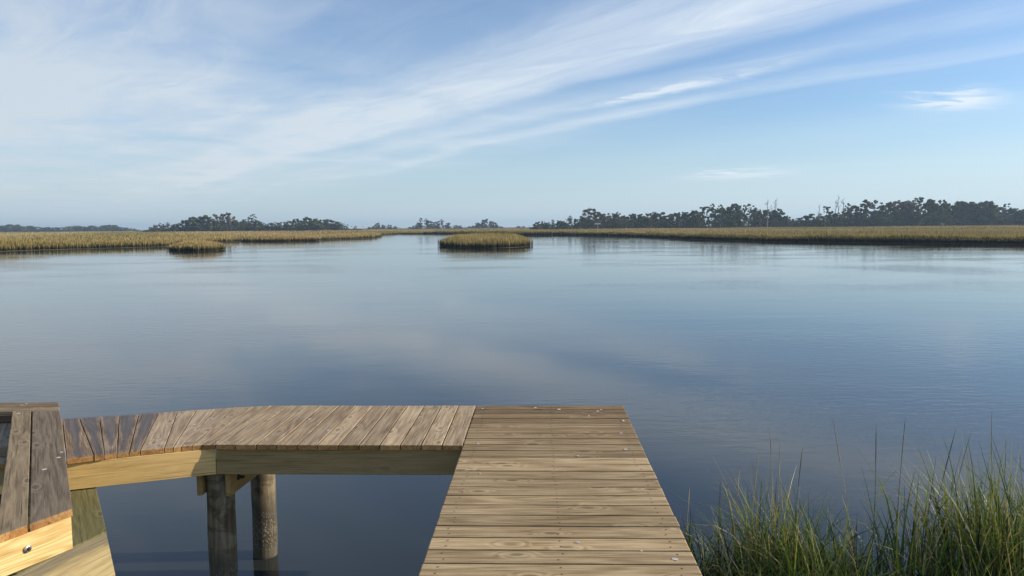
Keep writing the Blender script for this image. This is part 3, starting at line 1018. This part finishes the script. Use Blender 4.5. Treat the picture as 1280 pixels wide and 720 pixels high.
# curved walkway
walk = thing('curved_walkway', (-1.5, 5.7, 0), 'curving walkway of fanned greyed boards on round piles over water', 'walkway')
G = [((-3.603, 6.037), (-2.937, 4.945)), ((-3.479, 6.058), (-2.797, 5.020)), ((-3.337, 6.095), (-2.743, 5.048)), ((-3.194, 6.127), (-2.674, 5.080)),
     ((-3.055, 6.172), (-2.607, 5.108)), ((-2.910, 6.206), (-2.545, 5.135)), ((-2.774, 6.248), (-2.402, 5.183)), ((-2.634, 6.298), (-2.351, 5.203)),
     ((-2.492, 6.336), (-2.302, 5.222)), ((-2.351, 6.380), (-2.239, 5.243)), ((-2.199, 6.410), (-2.175, 5.258)), ((-2.051, 6.434), (-2.083, 5.262))]
n_st = 12
for k in range(1, n_st + 1):
    f = k / n_st
    G.append(((-2.051 + (-.312 + 2.051) * f, 6.434 + (6.374 - 6.434) * f), (-2.083 + (-.349 + 2.083) * f, 5.262 + (5.200 - 5.262) * f)))
GL = [((-3.603 - .165 * k + (.06 if k == 1 else .02), 6.037 - .012 * k), (-2.937 - .165 * k, 4.945 - .028 * k)) for k in range(11, 0, -1)]
G = GL + G
nG0 = len(GL)
for i in range(len(G) - 1):
    (bl, fl_), (br, fr_) = G[i], G[i + 1]
    bl, fl_, br, fr_ = [Vector((*p, 0)) for p in (bl, fl_, br, fr_)]
    g_ = .0028 if i < nG0 + 10 else .0042
    eb, ef = (br - bl).normalized() * g_, (fr_ - fl_).normalized() * g_
    fd = (fl_ - bl).normalized()
    j1, j2 = rnd.uniform(-.004, .004), rnd.uniform(-.004, .004)
    wetb = nG0 <= i <= nG0 + 4
    warm = 1.0 if i < nG0 + 9 else 1.05
    g = rnd.uniform(.85, 1.14)
    plank('board', fl_ + ef + fd * j1, fr_ - ef + fd * j1, br - eb, bl + eb, DZ, .036, [M_wet if wetb else M_walk, M_cut], walk, (g * warm, g * warm, g))
ZF = DZ - .0385
FR1, FR2, FR3 = (-2.962, 4.976), (-2.092, 5.290), (-.352, 5.226)
upright('fascia', FR1, (FR2[0] - .002, FR2[1] - .0007), ZF, .184, .038, M_fascia, walk, (1.38, 1.30, 1.15), side=-1)  # tint raised, the grazing sunlight on this run put into its colour
upright('fascia', (FR2[0] + .002, FR2[1]), FR3, ZF, .184, .038, M_fascia, walk, (.72, .70, .68), side=-1)  # same wood with a darker tint, painting in the shade of this run
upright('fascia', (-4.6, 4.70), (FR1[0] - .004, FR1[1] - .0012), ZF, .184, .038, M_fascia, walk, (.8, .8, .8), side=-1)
BK = [(-4.9, 5.93), (-3.60, 6.01), (-2.08, 6.405), (-.33, 6.345)]
for a, b in zip(BK[:-1], BK[1:]):
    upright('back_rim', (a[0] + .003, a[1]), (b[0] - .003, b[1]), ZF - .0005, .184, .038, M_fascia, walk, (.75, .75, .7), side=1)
pile(-2.140, 5.475, ZF - .184 + .02, .098, walk)
pile(-2.195, 6.575, ZF - .05, .104, walk)
pile(-3.60, 5.30, ZF - .184 + .02, .098, walk)
pile(-4.55, 5.05, ZF - .184 + .02, .098, walk)
pile(-4.60, 5.80, ZF - .184 + .02, .098, walk)
bd = Vector((.08, .98, 0)).normalized()
bp_ = Vector((bd.y, -bd.x, 0))
zb = ZF - .1845
c0 = Vector((-2.14, 5.475, 0)) - bd * .105
for s, sd_ in ((-.125, 1), (.088, 1)):
    a = c0 + bp_ * (s + .0)
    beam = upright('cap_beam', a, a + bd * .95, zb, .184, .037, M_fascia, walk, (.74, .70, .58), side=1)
cb = c0 + bp_ * (.088 + .037) + bd * .13
bolt = link('bolt', lathe_tube([cb + Vector((0, 0, zb - .085)), cb + bp_ * .006 + Vector((0, 0, zb - .085)), cb + bp_ * .007 + Vector((0, 0, zb - .085)), cb + bp_ * .045 + Vector((0, 0, zb - .085))], [.024, .024, .011, .011], 12), M_rust)
adopt(bolt, walk)
# inner joists seen under the boards
for x0 in (-1.62, -1.1, -.62):
    upright('joist', (x0, 5.34), (x0 + .04, 6.30), ZF - .001, .18, .038, M_fascia, walk, (.7, .7, .6))

# raised bench ledge on the walkway's bend
BZ = DZ + .10
bench = thing('bench_ledge', (-3.0, 5.0, DZ), 'raised grey bench ledge with bolted yellow end board on the walkway', 'bench')
m0, m1 = Vector((-2.225, 3.773, 0)), Vector((-2.372, 3.443, 0))
md = (m1 - m0).normalized()
bdv = Vector((-.5246, .8514, 0))


def on_mitre(p):
    """where the long edge through p meets the mitred near end"""
    p = Vector((*p, 0))
    A = Matrix(((md.x, -bdv.x), (md.y, -bdv.y)))
    rhs = Vector((p.x - m0.x, p.y - m0.y))
    s_, t_ = A.inverted() @ rhs
    return m0 + md * s_


e_r, e_m1, e_m2, e_l = (-3.526, 5.882), (-3.738, 5.882), (-3.750, 5.882), (-3.893, 5.882)
plank('board', on_mitre(e_m1), on_mitre(e_r), Vector((*e_r, 0)), Vector((*e_m1, 0)), BZ, .038, [M_bench, M_cut], bench, (.92, .92, .95))
plank('board', on_mitre(e_l), on_mitre(e_m2), Vector((*e_m2, 0)), Vector((*e_l, 0)), BZ, .038, [M_bench, M_cut], bench, (1.2, 1.18, 1.1))
# two boards turning along the far side
plank('board', (-5.6, 5.888), (-5.6, 6.036), (-3.622, 6.036), (-3.530, 5.888), BZ, .038, M_bench, bench, (1.15, 1.12, 1.02))
plank('board', (-5.6, 6.043), (-5.6, 6.192), (-3.718, 6.192), (-3.626, 6.043), BZ, .038, M_bench, bench, (.95, .9, .8))
upright('apron', (-5.6, 5.905), (-3.56, 5.905), BZ - .0385, .0595, .038, M_bench, bench, (.5, .5, .5), side=-1)
nb0 = m0 + md * (-.0) - Vector((.91, -.42, 0)) * .008
apron = upright('end_board', m0 + md * ((on_mitre(e_l) - m0).length + .012) - Vector((.915, -.405, 0)) * .006, m0 + md * .006 - Vector((.915, -.405, 0)) * .006, BZ - .0385, .168, .038, M_fresh, bench, side=-1)
side0 = m0 + bdv * .05 + Vector((-bdv.y, bdv.x, 0)) * -.0
nside = Vector((-.8514, -.5246, 0))
upright('side_board', m0 + bdv * .055 + nside * .012, m0 + bdv * 1.30 + nside * .012, BZ - .0388, .167, .036, M_bench, bench, (.8, .8, .75), side=-1)
# hidden bearers carrying the ledge on the walkway and the lower shelf
upright('bearer', (-3.80, 5.80), (-3.50, 5.80), BZ - .0388, .060, .05, M_bench, bench)
upright('bearer', (-3.42, 5.05), (-3.10, 5.05), BZ - .0388, .060, .05, M_bench, bench)
upright('bearer', (-3.00, 4.60), (-2.80, 4.60), BZ - .0388, .291, .05, M_bench, bench)
# carriage bolt on the end board
en = Vector((.9145, -.4045, 0))
bp2 = m0 + md * .238
bp2.z = BZ - .0385 - .075
wsh = link('bolt', lathe_tube([bp2 - en * .02, bp2 + en * .006, bp2 + en * .0085], [.0165, .0165, .012], 18), M_zinc)
adopt(wsh, bench)
hd = link('bolt_head', lathe_tube([bp2 + en * .006, bp2 + en * .013, bp2 + en * .017], [.010, .009, .005], 12), M_rust)
hd.parent = wsh

# lower shelf below the bend
LZ = DZ - .23
shelf = thing('lower_shelf', (-2.7, 4.6, 0), 'low greenish timber shelf under the bench ledge with sunlit end', 'shelf')
s0, s1 = Vector((-2.348, 4.300, 0)), Vector((-2.526, 3.735, 0))
sdv = (s1 - s0).normalized()
ex = Vector((-.5265, .8502, 0))
inn = Vector((-ex.y, ex.x, 0))
for k in range(2):
    a0_, a1_ = .242 * k + .003 * k, .242 * (k + 1)
    A_ = lambda off: s0 + inn * off + ex * (-off * (inn.dot(sdv) * 0 + 1.15) if False else 0)
    q0, q1 = inn * a0_, inn * a1_
    # meet the mitred end: slide along the board until on the end line
    def to_end(off):
        n2 = Vector((sdv.y, -sdv.x, 0))
        p = s0 + inn * off
        tt = (s0 - p).dot(n2) / ex.dot(n2)
        return p + ex * tt
    n_r, n_l = to_end(a0_), to_end(a1_)
    plank('board', n_l, n_r, s0 + ex * .98 + inn * a0_, s0 + ex * .98 + inn * a1_, LZ, .038, [M_green, M_cut], shelf, (1, 1, 1))
upright('end_board', s0 + sdv * .70, s0 + sdv * .002, LZ - .004, .285, .038, M_ledge, shelf, side=-1, skew=.05)
pile(-2.98, 4.62, LZ - .04, .095, shelf)


# droppings and screw heads
def splats(name, spots, parent_label, z):
    r = random.Random(19)
    bm = bmesh.new()
    for q_, (x, y, a, b, rot) in enumerate(spots):
        if q_ % 5 in (1, 4) : continue
        a, b = a * .8, b * .75
        n = 11
        ring = []
        for k in range(n):
            t_ = 2 * math.pi * k / n
            rr_ = r.uniform(.7, 1.2)
            lx, ly = math.cos(t_) * a * rr_, math.sin(t_) * b * rr_
            ring.append((x + lx * math.cos(rot) - ly * math.sin(rot), y + lx * math.sin(rot) + ly * math.cos(rot)))
        lo = [bm.verts.new((p[0], p[1], z + .0002)) for p in ring]
        hi = [bm.verts.new((x + (p[0] - x) * .75, y + (p[1] - y) * .75, z + .0012)) for p in ring]
        for k in range(n):
            bm.faces.new((lo[k], lo[(k + 1) % n], hi[(k + 1) % n], hi[k]))
        bm.faces.new(hi)
    me = bpy.data.meshes.new(name)
    bm.to_mesh(me); bm.free()
    o = link(name, me, M_guano)
    tag(o, parent_label, 'droppings', kind='stuff')


splats('bird_droppings', [
    (-0.253, 6.251, 0.013, 0.018, 0), (-0.055, 6.294, 0.017, 0.017, 0), (0.184, 6.269, 0.02, 0.025, 0), (0.376, 6.209, 0.02, 0.027, 0), (0.557, 6.289, 0.01, 0.014, 0),
    (0.599, 5.979, 0.013, 0.021, 0), (0.639, 6.056, 0.019, 0.024, 0), (0.687, 6.135, 0.019, 0.02, 0), (0.719, 6.188, 0.013, 0.019, 0), (0.814, 6.213, 0.023, 0.021, 0),
    (0.849, 5.82, 0.015, 0.036, 0), (0.521, 5.676, 0.018, 0.021, 0), (0.783, 5.466, 0.017, 0.016, 0), (0.754, 5.056, 0.016, 0.019, 0), (0.269, 5.127, 0.019, 0.017, 0),
    (-0.247, 5.219, 0.014, 0.015, 0), (0.033, 4.985, 0.011, 0.012, 0), (0.42, 4.921, 0.01, 0.013, 0), (-0.205, 4.578, 0.01, 0.009, 0), (-0.336, 3.282, 0.012, 0.018, 0),
    (0.721, 3.351, 0.022, 0.019, 0), (0.728, 3.873, 0.012, 0.011, 0), (0.588, 3.442, 0.009, 0.009, 0), (0.301, 3.545, 0.017, 0.012, 0), (-0.347, 5.501, 0.012, 0.022, 0),
], 'scattered dried white bird droppings on the straight deck', DZ + .0012)
splats('bird_droppings', [
    (-1.606, 5.952, 0.016, 0.026, 0), (-1.974, 5.889, 0.019, 0.032, 0), (-1.378, 5.611, 0.015, 0.028, 0), (-0.56, 6.261, 0.013, 0.018, 0), (-0.858, 6.029, 0.016, 0.024, 0),
    (-2.391, 5.999, 0.023, 0.017, 0), (-3.275, 5.871, 0.019, 0.022, 0), (-2.452, 5.808, 0.016, 0.016, 0),
], 'few dried white bird droppings on the curved walkway', DZ + .0012)
splats('bird_droppings', [
    (-2.758, 4.413, 0.017, 0.026, 0), (-2.757, 4.451, 0.024, 0.023, 0), (-2.859, 4.761, 0.015, 0.017, 0), (-2.812, 4.65, 0.018, 0.019, 0), (-3.265, 5.386, 0.023, 0.021, 0),
    (-3.801, 5.804, 0.019, 0.023, 0), (-2.376, 3.5, 0.017, 0.02, 0), (-3.952, 6.085, 0.013, 0.013, 0), (-3.947, 6.138, 0.01, 0.014, 0), (-2.997, 4.606, 0.015, 0.015, 0),
], 'dried white bird droppings on the grey bench ledge', BZ + .0012)



def screws(name, parent, pts, z):
    bm = bmesh.new()
    for x, y in pts:
        bmesh.ops.create_circle(bm, cap_ends=True, radius=.0045, segments=8, matrix=Matrix.Translation((x, y, z)))
    me = bpy.data.meshes.new(name); bm.to_mesh(me); bm.free()
    o = link(name, me, M_rust)
    adopt(o, parent)
    o['kind'] = 'stuff'


pts = []
for i in range(NB):
    for f in (.28, .72):
        for off in (.08, .62, DW - .08):
            p = FL - yh * (PITCH * (i + f)) + xh * (off + rnd.uniform(-.012, .012))
            pts.append((p.x, p.y))
screws('screw_heads', deck, pts, DZ + .0012)
pts = []
for i in range(nG0 - 1, len(G) - 1):
    (bl, fl_), (br, fr_) = G[i], G[i + 1]
    for f in (.06, .52, .94):
        for q in (.25, .75):
            pts.append((fl_[0] * (1 - f) * (1 - q) + bl[0] * f * (1 - q) + fr_[0] * (1 - f) * q + br[0] * f * q, fl_[1] * (1 - f) * (1 - q) + bl[1] * f * (1 - q) + fr_[1] * (1 - f) * q + br[1] * f * q))
screws('screw_heads', walk, pts, DZ + .0012)

# ------------------------------------------------------------------ cordgrass beside the deck
def mound():
    n = 40
    bm = bmesh.new()
    vv = {}
    for i in range(n + 1):
        for j in range(n + 1):
            x = 1.1 + 8.0 * i / n
            y = -1.5 + 7.8 * j / n
            edge = 5.55 + .25 * math.sin(x * 1.3) + .12 * math.sin(x * 3.7) - max(0, 1.9 - x) * .9
            hgt = .05 * math.tanh((edge - y) * 1.6) + .02 * math.sin(x * 5.1) * math.sin(y * 4.3) - .015
            if x < 1.25: hgt -= (1.25 - x) * .4
            if x > 8.5 or y < -1.2: hgt = -.2
            vv[i, j] = bm.verts.new((x, y, max(hgt, -.25)))
    for i in range(n):
        for j in range(n):
            bm.faces.new((vv[i, j], vv[i + 1, j], vv[i + 1, j + 1], vv[i, j + 1]))
    me = bpy.data.meshes.new('mud_bank'); bm.to_mesh(me); bm.free()
    o = link('mud_bank', me, M_mud, None, True)
    tag(o, kind='structure')


mound()


def blades(name, roots, seed, label, cat):
    """roots: list of (x, y, z, length, lean_dir, lean, droop, width, colour_low, colour_top)"""
    r = np.random.RandomState(seed)
    S = 7
    n = len(roots)
    A = np.array([q[:8] for q in roots], float)
    cl = np.array([q[8] for q in roots]); ct = np.array([q[9] for q in roots])
    tt = np.linspace(0, 1, S)
    V = np.zeros((n, S, 2, 3)); Cc = np.zeros((n, S, 2, 3))
    ang0 = A[:, 5]; droop = A[:, 6]
    pos = A[:, :3].copy()
    ld = np.stack([np.cos(A[:, 4]), np.sin(A[:, 4])], 1)
    side = np.stack([-ld[:, 1], ld[:, 0]], 1)
    tw = r.uniform(-1.2, 1.2, n)
    sd2 = np.stack([side[:, 0] * np.cos(tw) - side[:, 1] * np.sin(tw), side[:, 0] * np.sin(tw) + side[:, 1] * np.cos(tw)], 1)
    for k, f in enumerate(tt):
        a = ang0 + droop * f ** 1.8
        if k:
            st = A[:, 3] / (S - 1)
            pos[:, 0] += ld[:, 0] * np.sin(a) * st; pos[:, 1] += ld[:, 1] * np.sin(a) * st; pos[:, 2] += np.cos(a) * st
        wd = A[:, 7] * (1 - f ** 1.6) * .5 + .0007
        for sgn, e in ((-1, 0), (1, 1)):
            V[:, k, e, 0] = pos[:, 0] + sgn * sd2[:, 0] * wd
            V[:, k, e, 1] = pos[:, 1] + sgn * sd2[:, 1] * wd
            V[:, k, e, 2] = pos[:, 2]
            Cc[:, k, e] = cl * (1 - f) + ct * f
    base = np.arange(n)[:, None, None] * (S * 2) + np.arange(S - 1)[None, :, None] * 2
    F = (base + np.array([0, 1, 3, 2])[None, None, :]).ravel()
    me = fast_mesh(name, V.reshape(-1, 3), F, np.full(n * (S - 1), 4))
    set_col(me, Cc.reshape(-1, 3))
    o = link(name, me, M_grass)
    if cat: tag(o, label, cat, kind='stuff')
    return o


gr = random.Random(44)
GREEN = [(.060, .115, .020), (.085, .15, .026), (.13, .19, .035), (.065, .095, .024)]
YEL = [(.30, .31, .05), (.38, .35, .075), (.22, .27, .045)]
TAN = [(.55, .46, .27), (.44, .35, .19), (.30, .23, .12)]
DARK = [(.035, .045, .02), (.05, .042, .025)]


def clump(cx, cy, rx, ry, n, hmin, hmax, mix, stiff=0.0):
    out = []
    g_, y_, t_, d_ = mix
    for k in range(int(n * .78)):
        a = gr.uniform(0, 6.28); q = math.sqrt(gr.random())
        x, y = cx + math.cos(a) * rx * q, cy + math.sin(a) * ry * q
        c = gr.random() * (g_ + y_ + t_ + d_)
        if c < g_: lo, hi = gr.choice(GREEN), gr.choice(GREEN)
        elif c < g_ + y_: lo, hi = gr.choice(GREEN), gr.choice(YEL)
        elif c < g_ + y_ + t_: lo, hi = gr.choice(YEL), gr.choice(TAN)
        else: lo, hi = gr.choice(DARK), gr.choice(DARK)
        L = gr.uniform(hmin, hmax) * (1 - .25 * q)
        dirn = gr.gauss(2.7, 1.5) if gr.random() < .55 else gr.uniform(0, 6.28)
        lean = abs(gr.gauss(.12, .17)) * (1 - stiff * .5)
        droop = abs(gr.gauss(.7, .65)) * (1 - stiff)
        if gr.random() < .20: droop += gr.uniform(.8, 2.2) * (1 - stiff * .6)
        out.append((x * KF, y * KF, -.06, L * KF * 1.14, dirn, lean, droop, gr.uniform(.007, .020), lo, hi))
    return out



roots = []
for a in [
    # cx, cy, rx, ry, n, hmin, hmax, (green, yellow, tan, dark)
    (1.38, 5.15, .30, .45, 300, .35, .75, (4, 1, 1.2, 3)),
    (1.80, 5.05, .36, .40, 520, .50, 1.0, (5, 3.5, 1.4, 1.2)),
    (1.78, 5.25, .14, .14, 70, .80, 1.18, (2, 4, 2.5, 0)),
    (2.08, 4.95, .26, .35, 380, .50, .95, (5, 3, 1.2, 1.2)),
    (1.95, 4.70, .70, .25, 300, .45, .80, (5, 1, 1.2, 2)),
]:
    roots += clump(*a)
for k in range(240):                      # fallen dark litter near the deck
    x, y = gr.uniform(1.15, 2.4), gr.uniform(4.6, 5.7)
    roots.append((x * KF, y * KF, -.02, gr.uniform(.25, .6), gr.uniform(0, 6.28), gr.uniform(.3, 1.1), gr.uniform(.2, 1.4), gr.uniform(.004, .008), gr.choice(DARK), gr.choice(DARK + TAN[2:])))
blades('cordgrass', roots, 51, 'drooping deep green cordgrass clump right beside the straight deck', 'grass')
roots = []
for a in [
    (2.50, 5.00, .22, .35, 120, .55, .95, (4, 2, 1, 3)),
    (2.75, 5.20, .14, .2, 60, .75, 1.12, (2, 4, 1, 1)),
    (2.85, 4.80, .35, .28, 190, .50, .85, (5, 2, 1, 2.5)),
    (3.20, 5.05, .28, .45, 400, .60, 1.15, (3.5, 6, 1.4, 1)),
    (3.55, 5.10, .35, .45, 430, .60, 1.10, (5, 4, 1.2, 1)),
    (3.95, 5.00, .35, .50, 380, .60, 1.12, (5, 4, 1.2, 1)),
    (4.50, 4.90, .50, .60, 420, .55, 1.05, (5, 3, 1.2, 1)),
    (3.25, 5.20, .25, .25, 120, .90, 1.25, (1, 6, 2.0, 0)),
    (3.80, 5.15, .30, .25, 120, .90, 1.22, (1, 6, 2.0, 0)),
    (3.40, 4.45, .90, .30, 420, .45, .80, (6, 2, 1.0, 2)),
]:
    roots += clump(*a, .35)
for k in range(260):
    x, y = gr.uniform(2.4, 4.6), gr.uniform(4.3, 5.6)
    roots.append((x * KF, y * KF, -.02, gr.uniform(.25, .6), gr.uniform(0, 6.28), gr.uniform(.3, 1.1), gr.uniform(.2, 1.4), gr.uniform(.004, .008), gr.choice(DARK), gr.choice(DARK + TAN[2:])))
blades('cordgrass', roots, 52, 'upright yellow-green cordgrass stand farther from the deck', 'grass')

STALKS = [
    ((1.837, 5.35), (1.801, 5.30, 1.209), 1),
    ((1.699, 5.30), (1.714, 5.25, 1.051), 1),
    ((1.893, 5.45), (1.912, 5.40, 1.076), 1),
    ((2.022, 5.50), (2.094, 5.45, 1.013), 0),
    ((2.399, 5.20), (2.180, 5.15, 1.301), 1),
    ((2.586, 5.40), (2.574, 5.35, 1.201), 0),
    ((2.790, 5.45), (2.805, 5.40, 1.222), 0),
    ((2.977, 5.30), (3.084, 5.25, 1.194), 0),
    ((2.960, 5.20), (3.131, 5.15, 1.204), 1),
    ((3.359, 5.35), (3.358, 5.30, 1.300), 1),
    ((3.605, 5.50), (3.565, 5.45, 1.066), 1),
    ((3.542, 5.20), (3.462, 5.15, 1.077), 1),
    ((1.615, 5.40), (1.611, 5.35, 0.917), 1),
    ((1.515, 5.50), (1.501, 5.45, 0.767), 0),
    ((1.252, 5.55), (1.291, 5.50, 0.704), 1),
    ((3.708, 5.40), (3.654, 5.35, 1.122), 0),
]

for (b_, tp, tan_) in STALKS:
    b_ = (b_[0] * KF, b_[1] * KF); tp = (tp[0] * KF, tp[1] * KF, 2.87 - (2.62 - tp[2]) * KF)
    o = thing('grass_stalk', (b_[0], b_[1], -.05), 'long straw stalk leaning over the gap between the two cordgrass stands' if abs(b_[0] - 2.32 * KF) < .12 else ('thin pale straw seed stalk rising above the cordgrass' if tan_ else 'thin dark green seed stalk rising above the cordgrass'), 'grass stalk', 'straw stalks above the cordgrass' if tan_ else 'green stalks above the cordgrass')
    p0, p1 = Vector((b_[0], b_[1], -.05)), Vector(tp)
    bend = Vector((gr.uniform(-.03, .03), gr.uniform(-.03, .03), 0)) + Vector(((p1.x - p0.x) * -.22, 0, 0))
    path = [p0.lerp(p1, f) + bend * math.sin(f * 3.14) for f in (0, .2, .4, .6, .8, .92, 1)]
    adopt(link('stem', lathe_tube(path, [.0034, .0032, .0028, .0022, .0015, .0010, .0005], 5), M_straw if tan_ else M_stem), o)
    hp = [path[4].lerp(path[6], f) if f > .6 else path[3].lerp(path[5], .35 + f) for f in (0, .3, .55, .8, 1)]
    adopt(link('seed_head', lathe_tube(hp, [.0015, .0034, .0032, .0022, .0006], 6, .25, gr), M_straw if tan_ else M_stem), o)
    for s in range(2):
        f = gr.uniform(.25, .5); q = p0.lerp(p1, f) + bend * math.sin(f * 3.14)
        dr = gr.uniform(0, 6.28); ln = gr.uniform(.25, .45)
        c_ = gr.choice(YEL + TAN[:2]) if tan_ else gr.choice(GREEN + YEL)
        lf_ = blades('leaf', [(q.x, q.y, q.z, ln, dr, gr.uniform(.15, .4), gr.uniform(.2, 1.2), .010, c_, c_)], gr.randrange(999), None, None)
        adopt(lf_, o)


# ------------------------------------------------------------------ air
me = bpy.data.meshes.new('haze')
bm = bmesh.new()
bmesh.ops.create_cube(bm, size=1, matrix=Matrix.Translation((0, 1450, 10.7)) @ Matrix.Diagonal((5400, 3200, 26.8, 1)))
bm.to_mesh(me); bm.free()
mh, th = new_mat('thin_blue_air')
pv = th.n('ShaderNodeVolumePrincipled')
pv.inputs['Color'].default_value = (.62, .80, 1.0, 1)
pv.inputs['Density'].default_value = .00025
pv.inputs['Anisotropy'].default_value = .2
ho = th.n('ShaderNodeOutputMaterial')
th.t.links.new(pv.outputs[0], ho.inputs['Volume'])
hz = link('haze', me, mh)
tag(hz, 'thin pale blue haze lying over marsh and woods', 'haze', kind='stuff')
